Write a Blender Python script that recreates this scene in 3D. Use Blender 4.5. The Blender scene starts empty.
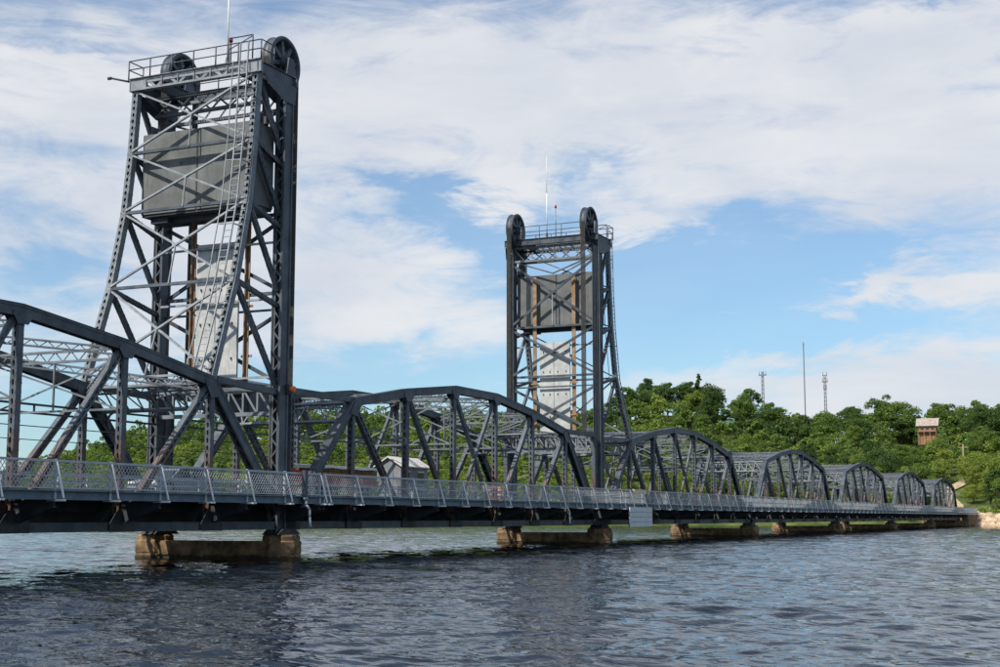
import bpy, math, random
import numpy as np
from mathutils import Vector as V

# ------------------------------------------------------------------ camera, sky, sun
scene = bpy.context.scene
coll = scene.collection
R = math.radians

cam_d = bpy.data.cameras.new('camera')
cam = bpy.data.objects.new('camera', cam_d)
coll.objects.link(cam)
cam_d.lens = 50.0
cam_d.sensor_width = 36.0
cam_d.clip_end = 12000
cam.location = (0, 0, 2.0)
cam.rotation_euler = (R(90 + 7.53), 0, R(24.89 - 90))
scene.camera = cam

SUN_EL, SUN_AZ = 47.0, 180.0 - 20.0          # sun stands over -x and a little +y
world = bpy.data.worlds.new('World')
scene.world = world
world.use_nodes = True
SKY_STRENGTH = 0.10
SUN_STRENGTH = 4.6
scene.view_settings.view_transform = 'Standard'
scene.view_settings.look = 'None'
scene.view_settings.exposure = 0.25
scene.view_settings.gamma = 1.0


class NT:
    """small helper for node trees"""
    def __init__(s, tree):
        s.t = tree
        s.n = tree.nodes
        s.l = tree.links

    def add(s, typ, **kw):
        n = s.n.new(typ)
        for k, v in kw.items():
            setattr(n, k, v)
        return n

    def put(s, sock, val):
        if hasattr(val, 'is_linked'):
            s.l.new(val, sock)
        else:
            sock.default_value = val

    def math(s, op, a, b=0.0, c=None, clamp=False):
        n = s.n.new('ShaderNodeMath')
        n.operation = op
        n.use_clamp = clamp
        s.put(n.inputs[0], a)
        s.put(n.inputs[1], b)
        if c is not None:
            s.put(n.inputs[2], c)
        return n.outputs[0]

    def mix(s, f, a, b, blend='MIX'):
        n = s.n.new('ShaderNodeMix')
        n.data_type = 'RGBA'
        n.blend_type = blend
        s.put(n.inputs[0], f)
        s.put(n.inputs[6], a)
        s.put(n.inputs[7], b)
        return n.outputs[2]

    def ramp(s, f, lo, hi, a=0.0, b=1.0, smooth=True):
        n = s.n.new('ShaderNodeMapRange')
        n.interpolation_type = 'SMOOTHSTEP' if smooth else 'LINEAR'
        s.put(n.inputs[0], f)
        n.inputs[1].default_value = lo
        n.inputs[2].default_value = hi
        n.inputs[3].default_value = a
        n.inputs[4].default_value = b
        return n.outputs[0]

    def noise(s, vec, scale, detail=4, rough=0.5, dist=0.0):
        n = s.n.new('ShaderNodeTexNoise')
        s.put(n.inputs['Vector'], vec)
        n.inputs['Scale'].default_value = scale
        n.inputs['Detail'].default_value = detail
        n.inputs['Roughness'].default_value = rough
        n.inputs['Distortion'].default_value = dist
        return n.outputs['Fac']

    def vmul(s, vec, k):
        n = s.n.new('ShaderNodeVectorMath')
        n.operation = 'MULTIPLY'
        s.put(n.inputs[0], vec)
        n.inputs[1].default_value = k
        return n.outputs[0]


def build_world():
    t = NT(world.node_tree)
    t.n.clear()
    out = t.add('ShaderNodeOutputWorld')
    bg = t.add('ShaderNodeBackground')
    bg.inputs['Strength'].default_value = SKY_STRENGTH
    sky = t.add('ShaderNodeTexSky')
    sky.sky_type = 'NISHITA'
    sky.sun_disc = False
    sky.sun_elevation = R(SUN_EL)
    sky.sun_rotation = R(90 - SUN_AZ)
    sky.air_density = 1.0
    sky.dust_density = 0.6
    sky.ozone_density = 1.6
    tc = t.add('ShaderNodeTexCoord')
    d = tc.outputs['Generated']
    sep = t.add('ShaderNodeSeparateXYZ')
    t.l.new(d, sep.inputs[0])
    x, y, z = sep.outputs
    az = t.math('MULTIPLY', t.math('ARCTAN2', y, x), 57.29578)
    el = t.math('MULTIPLY', t.math('ARCSINE', z), 57.29578)
    # thin stretched cloud veil that goes on over the whole sky
    zz = t.math('MAXIMUM', z, 0.0)
    comb = t.add('ShaderNodeCombineXYZ')
    den = t.math('ADD', zz, 0.32)
    t.put(comb.inputs[0], t.math('DIVIDE', x, den))
    t.put(comb.inputs[1], t.math('DIVIDE', y, den))
    t.put(comb.inputs[2], t.math('MULTIPLY', z, 2.2))
    p = comb.outputs[0]
    n1 = t.noise(p, 2.1, 9, 0.58, 0.55)
    st = t.vmul(d, (2.4, 2.4, 13.0))
    n2 = t.noise(st, 1.7, 7, 0.55, 0.7)
    n3 = t.noise(t.vmul(d, (5.0, 5.0, 20.0)), 1.9, 10, 0.66, 0.9)
    w1 = t.noise(t.vmul(d, (4.0, 4.0, 11.0)), 2.3, 6, 0.6, 0.3)
    w2 = t.noise(t.vmul(d, (3.1, 3.1, 9.0)), 3.7, 7, 0.62, 0.4)
    az = t.math('MULTIPLY_ADD', t.math('SUBTRACT', w1, 0.5), 13.0, az)
    el = t.math('MULTIPLY_ADD', t.math('SUBTRACT', w2, 0.5), 5.5, el)
    m = t.math('MULTIPLY', n1, 0.75)
    m = t.math('MULTIPLY_ADD', n2, 0.55, m)
    m = t.math('MULTIPLY_ADD', n3, 0.75, t.math('SUBTRACT', m, 0.125))          # mean about 0.90
    # cloud banks and gaps: azimuth, elevation, half widths, tilt, weight (degrees)
    banks = [
        (27.0, 12.5, 2.9, 0.95, 24, -0.34), (30.3, 13.8, 2.6, 0.5, 10, -0.16),
        (16.6, 10.6, 6.2, 1.35, 3, -0.40), (17.6, 7.8, 4.6, 1.3, 0, -0.36),
        (23.5, 10.8, 2.3, 1.2, 0, -0.22), (20.2, 14.3, 2.5, 0.5, 4, -0.24),
        (12.8, 7.3, 5.0, 0.55, -3, -0.26), (42.5, 9.9, 2.8, 0.9, -6, -0.20),
        (28.5, 6.0, 4.2, 0.8, 0, -0.22), (33.5, 4.6, 6.0, 1.2, 0, -0.15),
        (5.6, 20.2, 1.6, 0.7, -12, -0.22), (9.5, 18.5, 5.0, 1.2, 0, 0.29), (42.5, 18.5, 3.2, 0.45, 5, -0.16),
        (14.0, 15.6, 2.5, 0.8, 0, -0.10), (41.0, 3.0, 5.0, 1.6, 0, -0.14),
        (17.0, 8.15, 1.5, 0.30, 5, 0.41), (8.6, 9.0, 4.6, 0.75, -4, 0.47),
        (10.0, 5.2, 8.5, 1.15, 2, 0.41), (18.5, 17.0, 10.0, 2.3, 0, 0.27),
        (38.5, 13.6, 6.0, 3.2, 8, 0.27), (29.5, 9.0, 4.6, 1.2, 6, 0.14),
        (20.6, 11.9, 2.6, 0.55, -8, 0.33), (7.0, 13.5, 4.0, 1.8, 0, 0.21),
        (24.2, 13.3, 2.2, 0.6, 10, 0.29), (35.0, 17.8, 8.0, 1.8, 0, 0.19),
        (24.0, 14.5, 17.0, 6.0, 0, 0.11),
    ]
    for a, e, sa, se, tl, w in banks:
        ca, sa_ = math.cos(R(tl)), math.sin(R(tl))
        da = t.math('SUBTRACT', az, a)
        de = t.math('SUBTRACT', el, e)
        u = t.math('MULTIPLY_ADD', de, sa_ / sa, t.math('MULTIPLY', da, ca / sa))
        v = t.math('MULTIPLY_ADD', de, ca / se, t.math('MULTIPLY', da, -sa_ / se))
        q = t.math('MULTIPLY_ADD', u, u, t.math('MULTIPLY', v, v))
        g = t.math('EXPONENT', t.math('MULTIPLY', q, -0.7))
        m = t.math('MULTIPLY_ADD', g, w, m)
    dens = t.ramp(m, 0.73, 1.20)
    dens = t.math('MULTIPLY_ADD', dens, 0.74, 0.19)
    shade = t.ramp(t.noise(t.vmul(d, (3.0, 3.0, 9.0)), 2.0, 6, 0.55, 0.4), 0.3, 0.7)
    k = 1.0 / SKY_STRENGTH
    cl = t.mix(shade, (0.57 * k, 0.60 * k, 0.66 * k, 1), (0.70 * k, 0.705 * k, 0.72 * k, 1))
    skyc = t.mix(1.0, sky.outputs[0], (0.70, 1.00, 1.17, 1), 'MULTIPLY')
    col = t.mix(dens, skyc, cl)
    t.l.new(col, bg.inputs[0])
    t.l.new(bg.outputs[0], out.inputs[0])


build_world()
sd = bpy.data.lights.new('sun', 'SUN')
sd.energy = SUN_STRENGTH
sd.angle = R(0.6)
sd.color = (1.0, 0.93, 0.83)
sun = bpy.data.objects.new('sun', sd)
coll.objects.link(sun)
sdir = V((math.cos(R(SUN_EL)) * math.cos(R(SUN_AZ)), math.cos(R(SUN_EL)) * math.sin(R(SUN_AZ)), math.sin(R(SUN_EL))))
sun.rotation_euler = sdir.to_track_quat('Z', 'Y').to_euler()
sun.location = sdir * 100

# ------------------------------------------------------------------ materials
def mat(name, base, rough=0.6, spec=0.4, vary=0.12, vscale=3.0, rust=0.0, rust_low=0.0, bump=0.0, bscale=20.0,
        streak=0.0, c2=None, objvar=0.0, metallic=0.0, wet=False):
    m = bpy.data.materials.new(name)
    m.use_nodes = True
    t = NT(m.node_tree)
    b = t.n['Principled BSDF']
    b.inputs['Roughness'].default_value = rough
    b.inputs['Specular IOR Level'].default_value = spec
    b.inputs['Metallic'].default_value = metallic
    geo = t.add('ShaderNodeNewGeometry')
    pos = geo.outputs['Position']
    n = t.noise(pos, vscale, 5, 0.6)
    lo = tuple(max(0, c * (1 - vary * 2)) for c in base) + (1,)
    hi = tuple(c * (1 + vary * 2) for c in base) + (1,)
    if c2:
        hi = tuple(c2) + (1,)
    col = t.mix(t.ramp(n, 0.3, 0.7), lo, hi)
    if streak:
        s = t.noise(t.vmul(pos, (3.0, 3.0, 0.25)), 1.6, 5, 0.65)
        col = t.mix(t.math('MULTIPLY', t.ramp(s, 0.52, 0.75), streak), col, tuple(c * 0.45 for c in base) + (1,))
    if rust or rust_low:
        s = t.noise(t.vmul(pos, (1.5, 1.5, 0.6)), 1.9, 6, 0.68)
        f = t.math('MULTIPLY', t.ramp(s, 0.56, 0.70), rust)
        if rust_low:
            sp = t.add('ShaderNodeSeparateXYZ')
            t.l.new(pos, sp.inputs[0])
            s2 = t.noise(t.vmul(pos, (1.0, 1.0, 0.45)), 2.6, 6, 0.7)
            low = t.ramp(t.math('MULTIPLY_ADD', s2, 5.0, t.math('MULTIPLY', sp.outputs[2], -1.0)), -3.0, -1.4)
            f = t.math('MAXIMUM', f, t.math('MULTIPLY', low, rust_low))
        rc = t.mix(t.noise(pos, 9.0, 4, 0.6), (0.055, 0.024, 0.012, 1), (0.20, 0.085, 0.035, 1))
        col = t.mix(f, col, rc)
    if wet:                                  # dark algae band left by the river
        sp = t.add('ShaderNodeSeparateXYZ')
        t.l.new(pos, sp.inputs[0])
        band = t.ramp(t.math('MULTIPLY_ADD', t.noise(pos, 2.2, 4, 0.6), -0.5, sp.outputs[2]), -0.12, 0.06, 1.0, 0.0)
        col = t.mix(t.math('MULTIPLY', band, 0.85), col, (0.022, 0.022, 0.014, 1))
    if objvar:
        oi = t.add('ShaderNodeObjectInfo')
        k = t.ramp(oi.outputs['Random'], 0, 1, 1 - objvar, 1 + objvar, False)
        mm = t.add('ShaderNodeVectorMath', operation='SCALE')
        t.l.new(col, mm.inputs[0])
        t.l.new(k, mm.inputs['Scale'])
        col = mm.outputs[0]
    t.l.new(col, b.inputs['Base Color'])
    if bump:
        bn = t.add('ShaderNodeBump')
        bn.inputs['Strength'].default_value = bump
        bn.inputs['Distance'].default_value = 0.03
        t.l.new(t.noise(pos, bscale, 5, 0.65), bn.inputs['Height'])
        t.l.new(bn.outputs[0], b.inputs['Normal'])
    return m


M = {}
M['steel'] = mat('painted steel', (0.046, 0.068, 0.093), 0.5, 0.4, 0.2, 1.1, rust=0.55, objvar=0.18, streak=0.5, c2=(0.088, 0.104, 0.122))
M['post'] = mat('weathered steel', (0.076, 0.093, 0.110), 0.55, 0.35, 0.14, 2.0, rust=0.55, rust_low=0.6, objvar=0.14)
M['column'] = mat('weathered column steel', (0.070, 0.083, 0.098), 0.55, 0.35, 0.14, 1.2, rust=0.55, objvar=0.1, streak=0.3)
M['light'] = mat('pale painted steel', (0.235, 0.255, 0.275), 0.5, 0.4, 0.12, 2.0, rust=0.45, objvar=0.12)
M['lace'] = mat('grey laced steel', (0.14, 0.16, 0.178), 0.5, 0.4, 0.13, 2.0, rust=0.45, objvar=0.12)
M['rail'] = mat('galvanised rail', (0.38, 0.415, 0.44), 0.45, 0.5, 0.08, 3.0, rust=0.12)
M['fascia'] = mat('blue grey fascia steel', (0.095, 0.14, 0.18), 0.5, 0.4, 0.12, 1.5, rust=0.2, streak=0.4)
M['dark'] = mat('dark underside steel', (0.045, 0.052, 0.06), 0.6, 0.3, 0.15, 1.5, rust=0.4)
M['deck'] = mat('concrete deck', (0.26, 0.25, 0.23), 0.9, 0.2, 0.12, 2.0, bump=0.3)
M['asphalt'] = mat('asphalt', (0.055, 0.055, 0.055), 0.9, 0.2, 0.15, 3.0, bump=0.4)
M['cw'] = mat('grey cast concrete', (0.140, 0.148, 0.145), 0.85, 0.2, 0.10, 0.9, bump=0.25, bscale=9, streak=0.45)
M['panel'] = mat('whitewashed panel', (0.43, 0.44, 0.43), 0.8, 0.2, 0.08, 1.3, streak=0.35, rust=0.18)
M['guide'] = mat('rusty orange guide rail', (0.40, 0.21, 0.10), 0.75, 0.2, 0.22, 2.2, c2=(0.30, 0.22, 0.15))
M['rope'] = mat('greased wire rope', (0.05, 0.047, 0.042), 0.5, 0.4, 0.2, 8.0)
M['pier'] = mat('tan pier concrete', (0.20, 0.135, 0.078), 0.9, 0.15, 0.28, 1.7, bump=0.6, bscale=7, streak=0.7, wet=True)
M['white'] = mat('white paint', (0.72, 0.72, 0.70), 0.5, 0.4, 0.04, 3.0)
M['red'] = mat('red paint', (0.50, 0.035, 0.03), 0.45, 0.4, 0.08, 3.0)
M['orange'] = mat('orange plastic', (0.78, 0.17, 0.03), 0.5, 0.4, 0.05, 4.0)
M['hut'] = mat('grey hut cladding', (0.20, 0.21, 0.225), 0.7, 0.3, 0.08, 2.0)
M['hutdark'] = mat('slate cabin cladding', (0.10, 0.115, 0.125), 0.6, 0.3, 0.08, 2.0)
M['roofw'] = mat('pale roof sheet', (0.62, 0.60, 0.57), 0.6, 0.3, 0.06, 2.0)
M['timber'] = mat('rough timber', (0.25, 0.13, 0.06), 0.85, 0.2, 0.25, 4.0, objvar=0.35)
M['tarp'] = mat('pale tarpaulin', (0.64, 0.63, 0.60), 0.7, 0.3, 0.05, 3.0)
M['carpaint'] = mat('silver blue car paint', (0.20, 0.26, 0.31), 0.25, 0.6, 0.02, 2.0)
M['glass'] = mat('dark glass', (0.02, 0.028, 0.032), 0.06, 0.6, 0.02, 2.0)
M['rubber'] = mat('black rubber', (0.02, 0.02, 0.02), 0.8, 0.3, 0.1, 3.0)
M['hub'] = mat('grey wheel hub', (0.4, 0.4, 0.4), 0.35, 0.5, 0.05, 3.0)
M['sign'] = mat('pale board', (0.55, 0.58, 0.60), 0.5, 0.4, 0.07, 5.0, streak=0.25)
M['cream'] = mat('cream canvas', (0.60, 0.53, 0.38), 0.8, 0.2, 0.06, 4.0)
M['log'] = mat('orange log wall', (0.29, 0.145, 0.075), 0.8, 0.2, 0.15, 1.5)
M['roofh'] = mat('weathered shingles', (0.34, 0.29, 0.25), 0.9, 0.2, 0.10, 1.5, bump=0.3)
M['mast'] = mat('grey mast steel', (0.19, 0.20, 0.21), 0.6, 0.3, 0.05, 1.0)
M['bark'] = mat('tree bark', (0.10, 0.075, 0.055), 0.95, 0.1, 0.2, 3.0)
M['rock'] = mat('tan riprap rock', (0.44, 0.33, 0.23), 0.95, 0.15, 0.22, 0.6, bump=0.4, bscale=3)
M['sand'] = mat('sandy gravel', (0.42, 0.34, 0.22), 0.95, 0.1, 0.14, 0.7, bump=0.3)
M['wood'] = mat('grey wood pole', (0.30, 0.24, 0.17), 0.9, 0.2, 0.1, 2.0)


def leafmat(name, c1, c2):
    m = bpy.data.materials.new(name)
    m.use_nodes = True
    t = NT(m.node_tree)
    b = t.n['Principled BSDF']
    out = t.n['Material Output']
    oi = t.add('ShaderNodeObjectInfo')
    geo = t.add('ShaderNodeNewGeometry')
    n = t.noise(geo.outputs['Position'], 0.35, 3, 0.6)
    n2 = t.noise(geo.outputs['Position'], 1.6, 3, 0.6)
    f = t.math('MULTIPLY_ADD', n2, 0.6, t.math('MULTIPLY_ADD', n, 0.55, t.math('MULTIPLY_ADD', oi.outputs['Random'], 0.7, -0.45)), clamp=True)
    col = t.mix(f, tuple(c1) + (1,), tuple(c2) + (1,))
    t.l.new(col, b.inputs['Base Color'])
    b.inputs['Roughness'].default_value = 0.65
    b.inputs['Specular IOR Level'].default_value = 0.25
    tr = t.add('ShaderNodeBsdfTranslucent')
    t.l.new(t.mix(1.0, col, (1.25, 1.2, 0.5, 1), 'MULTIPLY'), tr.inputs[0])
    ms = t.add('ShaderNodeMixShader')
    ms.inputs[0].default_value = 0.40
    t.l.new(b.outputs[0], ms.inputs[1])
    t.l.new(tr.outputs[0], ms.inputs[2])
    t.l.new(ms.outputs[0], out.inputs[0])
    return m


LEAF = [leafmat('dark leaves', (0.040, 0.082, 0.022), (0.088, 0.150, 0.036)),
        leafmat('mid green leaves', (0.066, 0.125, 0.026), (0.140, 0.215, 0.044)),
        leafmat('fresh green leaves', (0.105, 0.170, 0.030), (0.205, 0.275, 0.056)),
        leafmat('bright yellow green leaves', (0.140, 0.195, 0.032), (0.240, 0.295, 0.060))]

# ------------------------------------------------------------------ mesh builder
X_, Y_, Z_ = V((1, 0, 0)), V((0, 1, 0)), V((0, 0, 1))


def frame(a, ref):
    a = a.normalized()
    b = ref - a * ref.dot(a)
    if b.length < 1e-4:
        b = X_ - a * X_.dot(a)
    b.normalize()
    return a, b, a.cross(b)


class MB:
    def __init__(s):
        s.v = []
        s.f = []
        s.sm = []

    def quadbox(s, pts):
        i = len(s.v)
        s.v += [tuple(p) for p in pts]
        for q in ((0, 3, 2, 1), (4, 5, 6, 7), (0, 1, 5, 4), (1, 2, 6, 5), (2, 3, 7, 6), (3, 0, 4, 7)):
            s.f.append(tuple(i + k for k in q))
            s.sm.append(False)
        return s

    def box(s, x0, x1, y0, y1, z0, z1):
        return s.quadbox([(x0, y0, z0), (x1, y0, z0), (x1, y1, z0), (x0, y1, z0), (x0, y0, z1), (x1, y0, z1), (x1, y1, z1), (x0, y1, z1)])

    def bar(s, P, Q, w, d, ref=Y_, ob=0.0, oc=0.0):
        """box from P to Q, w wide along ref, d deep across it; ob/oc shift it"""
        P, Q = V(P), V(Q)
        a, b, c = frame(Q - P, ref)
        o = b * ob + c * oc
        pts = []
        for E in (P, Q):
            for sb, sc in ((-1, -1), (1, -1), (1, 1), (-1, 1)):
                pts.append(E + o + b * (sb * w / 2) + c * (sc * d / 2))
        return s.quadbox(pts)

    def cyl(s, P, Q, r, n=10, r2=None, caps=True):
        P, Q = V(P), V(Q)
        r2 = r if r2 is None else r2
        a, b, c = frame(Q - P, Z_ if abs((Q - P).normalized().z) < 0.9 else X_)
        i = len(s.v)
        for E, rr in ((P, r), (Q, r2)):
            for k in range(n):
                an = 2 * math.pi * k / n
                s.v.append(tuple(E + b * (rr * math.cos(an)) + c * (rr * math.sin(an))))
        for k in range(n):
            k2 = (k + 1) % n
            s.f.append((i + k, i + k2, i + n + k2, i + n + k))
            s.sm.append(True)
        if caps:
            s.f.append(tuple(i + k for k in reversed(range(n))))
            s.f.append(tuple(i + n + k for k in range(n)))
            s.sm += [False, False]
        return s

    def tube(s, pts, r, n=6):
        for a, b in zip(pts, pts[1:]):
            s.cyl(a, b, r, n)
        return s

    def prism(s, poly, axis, lo, hi):
        """poly: 2D points; axis 'x','y','z' the extrusion axis"""
        def pt(u, v, w):
            return (w, u, v) if axis == 'x' else (u, w, v) if axis == 'y' else (u, v, w)
        i = len(s.v)
        n = len(poly)
        for w in (lo, hi):
            s.v += [pt(u, v, w) for u, v in poly]
        for k in range(n):
            k2 = (k + 1) % n
            s.f.append((i + k, i + k2, i + n + k2, i + n + k))
        s.f.append(tuple(i + k for k in reversed(range(n))))
        s.f.append(tuple(i + n + k for k in range(n)))
        s.sm += [False] * (n + 2)
        return s

    def lathe(s, prof, axis='z', o=(0, 0, 0), n=24, smooth=True, ring=False):
        i = len(s.v)
        o = V(o)
        for r, h in prof:
            for k in range(n):
                an = 2 * math.pi * k / n
                c, sn = r * math.cos(an), r * math.sin(an)
                s.v.append(tuple(o + (V((c, sn, h)) if axis == 'z' else V((c, h, sn)))))
        for j in range(len(prof) - 1):
            for k in range(n):
                k2 = (k + 1) % n
                s.f.append((i + j * n + k, i + j * n + k2, i + (j + 1) * n + k2, i + (j + 1) * n + k))
                s.sm.append(smooth)
        if ring:
            j = len(prof) - 1
            for k in range(n):
                k2 = (k + 1) % n
                s.f.append((i + j * n + k, i + j * n + k2, i + k2, i + k))
                s.sm.append(smooth)
            return s
        s.f.append(tuple(i + k for k in reversed(range(n))))
        s.f.append(tuple(i + (len(prof) - 1) * n + k for k in range(n)))
        s.sm += [False, False]
        return s

    def laced(s, P, Q, w, d, pitch=None, ref=Y_, t=0.03, lw=0.055, double=False):
        """built-up member: two channels d apart, lacing bars on the faces square to ref"""
        P, Q = V(P), V(Q)
        a, b, c = frame(Q - P, ref)
        L = (Q - P).length
        for sc in (-1, 1):
            s.bar(P, Q, w, t, ref, 0, sc * (d / 2 - t / 2))
            for sb in (-1, 1):
                s.bar(P, Q, 0.02, 0.075, ref, sb * (w / 2 - 0.01), sc * (d / 2 - t - 0.0375))
        pitch = pitch or d * 0.95
        n = max(2, int(round(L / pitch)))
        for sb in (-1, 1):
            ob = sb * (w / 2 + 0.006)
            for k in range(n):
                p0 = P + a * (L * k / n)
                p1 = P + a * (L * (k + 1) / n)
                sg = 1 if (k % 2) else -1
                for q in ((1, -1) if double else (1,)):
                    s.bar(p0 + c * (q * sg * d / 2 * .9) + b * ob, p1 - c * (q * sg * d / 2 * .9) + b * (ob + (0.012 if q < 0 else 0)), 0.012, lw, b)
            for e in (0.012, 0.988):
                pm = P + a * (L * e)
                s.bar(pm - a * min(0.16, L * .01), pm + a * min(0.16, L * .01), 0.012, d, b, ob, 0)
        return s

    def lattice(s, P, Q, Dv, ch=0.09, lw=0.045, pitch=None, cross=False, posts=False, lean=None, ref=None):
        """open strut: chords at P-Q and P+Dv - Q+Dv with zigzag, crossed or leaning bars between"""
        P, Q, Dv = V(P), V(Q), V(Dv)
        L = (Q - P).length
        a = (Q - P).normalized()
        nrm = a.cross(Dv).normalized()
        s.bar(P, Q, ch, ch, nrm)
        s.bar(P + Dv, Q + Dv, ch, ch, nrm)
        pitch = pitch or Dv.length
        n = max(2, int(round(L / pitch)))
        for k in range(n):
            p0, p1 = P + a * (L * k / n), P + a * (L * (k + 1) / n)
            if lean:
                q = (p0, p1 + Dv) if lean > 0 else (p0 + Dv, p1)
                s.bar(q[0], q[1], 0.02, lw, nrm)
            elif cross:
                s.bar(p0 + nrm * .012, p1 + Dv + nrm * .012, 0.018, lw, nrm)
                s.bar(p0 + Dv - nrm * .012, p1 - nrm * .012, 0.018, lw, nrm)
            else:
                q = (p0, p1 + Dv) if k % 2 == 0 else (p0 + Dv, p1)
                s.bar(q[0], q[1], 0.02, lw, nrm)
            if posts and k:
                s.bar(p0, p0 + Dv, 0.03, lw, nrm)
        return s

    def mesh(s, name, m):
        me = bpy.data.meshes.new(name)
        me.from_pydata(s.v, [], s.f)
        if any(s.sm):
            me.polygons.foreach_set('use_smooth', s.sm)
        me.materials.append(M[m] if isinstance(m, str) else m)
        me.update()
        return me


def obj(name, me, parent=None, loc=(0, 0, 0), rz=0.0, sc=None):
    o = bpy.data.objects.new(name, me)
    coll.objects.link(o)
    o.location = loc
    if rz:
        o.rotation_euler = (0, 0, rz)
    if sc:
        o.scale = sc
    if parent is not None:
        o.parent = parent
    return o


def tag(o, label, cat, group=None):
    o['label'] = label
    o['category'] = cat
    if group:
        o['group'] = group
    return o


def thing(name, label, cat, loc=(0, 0, 0), group=None):
    return tag(obj(name, None, None, loc), label, cat, group)


# ------------------------------------------------------------------ water
YN, W = 36.7, 7.05                       # near truss plane, distance between the trusses


def build_water():
    rng = np.random.default_rng(5)
    az = np.concatenate([np.radians(np.arange(-180, -4, 4.0)), np.radians(np.arange(-4, 56, 0.14)), np.radians(np.arange(56, 180, 4.0))])
    rad = [0.6]
    while rad[-1] < 9000:
        r = rad[-1]
        rad.append(r + (0.8 if r < 10 else max(0.055, 0.0036 * r) if r < 80 else 0.0025 * r if r < 340 else 0.06 * r))
    rad = np.array(rad)
    dr = np.gradient(rad)
    A, Rr = np.meshgrid(az, rad)
    DR = np.meshgrid(az, dr)[1]
    x, y = Rr * np.cos(A), Rr * np.sin(A)
    z = np.zeros_like(x)
    dx = np.zeros_like(x)
    dy = np.zeros_like(x)
    main = math.radians(212)
    for i in range(106):
        lam = 0.20 * (1.3 / 0.20) ** rng.random() if i < 80 else 1.3 * (3.2 / 1.3) ** rng.random()
        th = main + rng.normal(0, 0.48)
        k = 2 * math.pi / lam
        amp = (0.0036 if i < 80 else 0.0034) * lam * rng.uniform(0.5, 1.3)
        ph = rng.uniform(0, 6.28)
        fade = np.clip((lam / np.maximum(DR, Rr * 0.0024) - 2.2) / 2.5, 0, 1) * np.clip((900 - Rr) / 500, 0, 1)
        q = k * (x * math.cos(th) + y * math.sin(th)) + ph
        z += amp * fade * np.cos(q)
        dx -= 0.8 * amp * fade * math.cos(th) * np.sin(q)
        dy -= 0.8 * amp * fade * math.sin(th) * np.sin(q)
    fine = (A > R(-3.5)) & (A < R(55))
    z = np.where(fine, z, 0)
    x = np.where(fine, x + dx, x)
    y = np.where(fine, y + dy, y)
    nr, na = x.shape
    vs = np.stack([x, y, z], -1).reshape(-1, 3)
    vs = np.concatenate([vs, [[0, 0, 0]]])
    i = np.arange(nr - 1)[:, None] * na + np.arange(na)[None, :]
    j = np.arange(nr - 1)[:, None] * na + (np.arange(na)[None, :] + 1) % na
    quads = np.stack([i, i + na, j + na, j], -1).reshape(-1, 4)
    tri = np.stack([np.full(na, len(vs) - 1), np.arange(na), (np.arange(na) + 1) % na], -1)
    me = bpy.data.meshes.new('river')
    me.vertices.add(len(vs))
    me.vertices.foreach_set('co', vs.ravel())
    nl = quads.size + tri.size
    me.loops.add(nl)
    me.loops.foreach_set('vertex_index', np.concatenate([quads.ravel(), tri.ravel()]).astype(np.int32))
    npoly = len(quads) + len(tri)
    me.polygons.add(npoly)
    ls = np.concatenate([np.arange(len(quads)) * 4, quads.size + np.arange(len(tri)) * 3])
    me.polygons.foreach_set('loop_start', ls.astype(np.int32))
    me.polygons.foreach_set('use_smooth', np.ones(npoly, bool))
    me.update(calc_edges=True)
    me.validate()
    m = bpy.data.materials.new('river water')
    m.use_nodes = True
    t = NT(m.node_tree)
    b = t.n['Principled BSDF']
    b.inputs['Base Color'].default_value = (0.007, 0.012, 0.020, 1)
    b.inputs['Roughness'].default_value = 0.03
    b.inputs['IOR'].default_value = 1.333
    geo = t.add('ShaderNodeNewGeometry')
    pos = geo.outputs['Position']
    mp = t.add('ShaderNodeMapping')
    mp.inputs['Rotation'].default_value = (0, 0, R(-28))
    mp.inputs['Scale'].default_value = (1.25, 0.62, 1.0)
    t.l.new(pos, mp.inputs[0])
    n1 = t.noise(mp.outputs[0], 3.0, 2, 0.5, 0.5)
    n2 = t.noise(mp.outputs[0], 0.8, 3, 0.55, 0.5)
    hgt = t.math('MULTIPLY_ADD', n2, 3.0, n1)
    bn = t.add('ShaderNodeBump')
    bn.inputs['Strength'].default_value = 1.0
    bn.inputs['Distance'].default_value = 0.03
    t.l.new(hgt, bn.inputs['Height'])
    t.l.new(bn.outputs[0], b.inputs['Normal'])
    me.materials.append(m)
    o = obj('river_water', me)
    o['kind'] = 'structure'


build_water()

# ------------------------------------------------------------------ far bank and its wooded hill
RIDGE = [(-900, 30), (-300, 24), (-60, 27), (0, 26), (41, 26), (52, 25), (61, 22), (71, 30.0), (84, 26), (95, 23), (106, 27), (118, 30), (132, 33), (150, 36),
         (167, 31), (195, 30), (223, 30.5), (250, 30.5), (270, 32), (290, 33), (336, 29.5), (360, 27), (390, 20), (440, 9), (520, 4), (1200, 5), (3000, 10)]
SHORE = [(-3000, 330), (-400, 326), (0, 322), (28, 321), (46, 327), (90, 324), (300, 320), (420, 330), (600, 420), (1000, 800), (3000, 1500)]


def interp(tab, v):
    return np.interp(v, [a for a, b in tab], [b for a, b in tab])


def hnoise(x, y):
    return (np.sin(x * .045 + 1.3) * np.cos(y * .052 + .4) + .6 * np.sin(x * .11 + y * .07) + .4 * np.cos(x * .05 - y * .13 + 2)) / 2


def ground(x, y):
    x = np.asarray(x, float)
    y = np.asarray(y, float)
    s = interp(SHORE, y)
    r = interp(RIDGE, y)
    d = x - s
    t = np.clip((d - 6) / 112, 0, 1)
    prof = t * t * (3 - 2 * t) * 0.55 + t * 0.45
    z = np.where(d < 0, d * .35, np.clip(d * .28, 0, 2.0)) + prof * (r - 2) + hnoise(x, y) * 1.6 * np.clip(d / 40, 0, 1)
    return np.maximum(z, -3)


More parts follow.
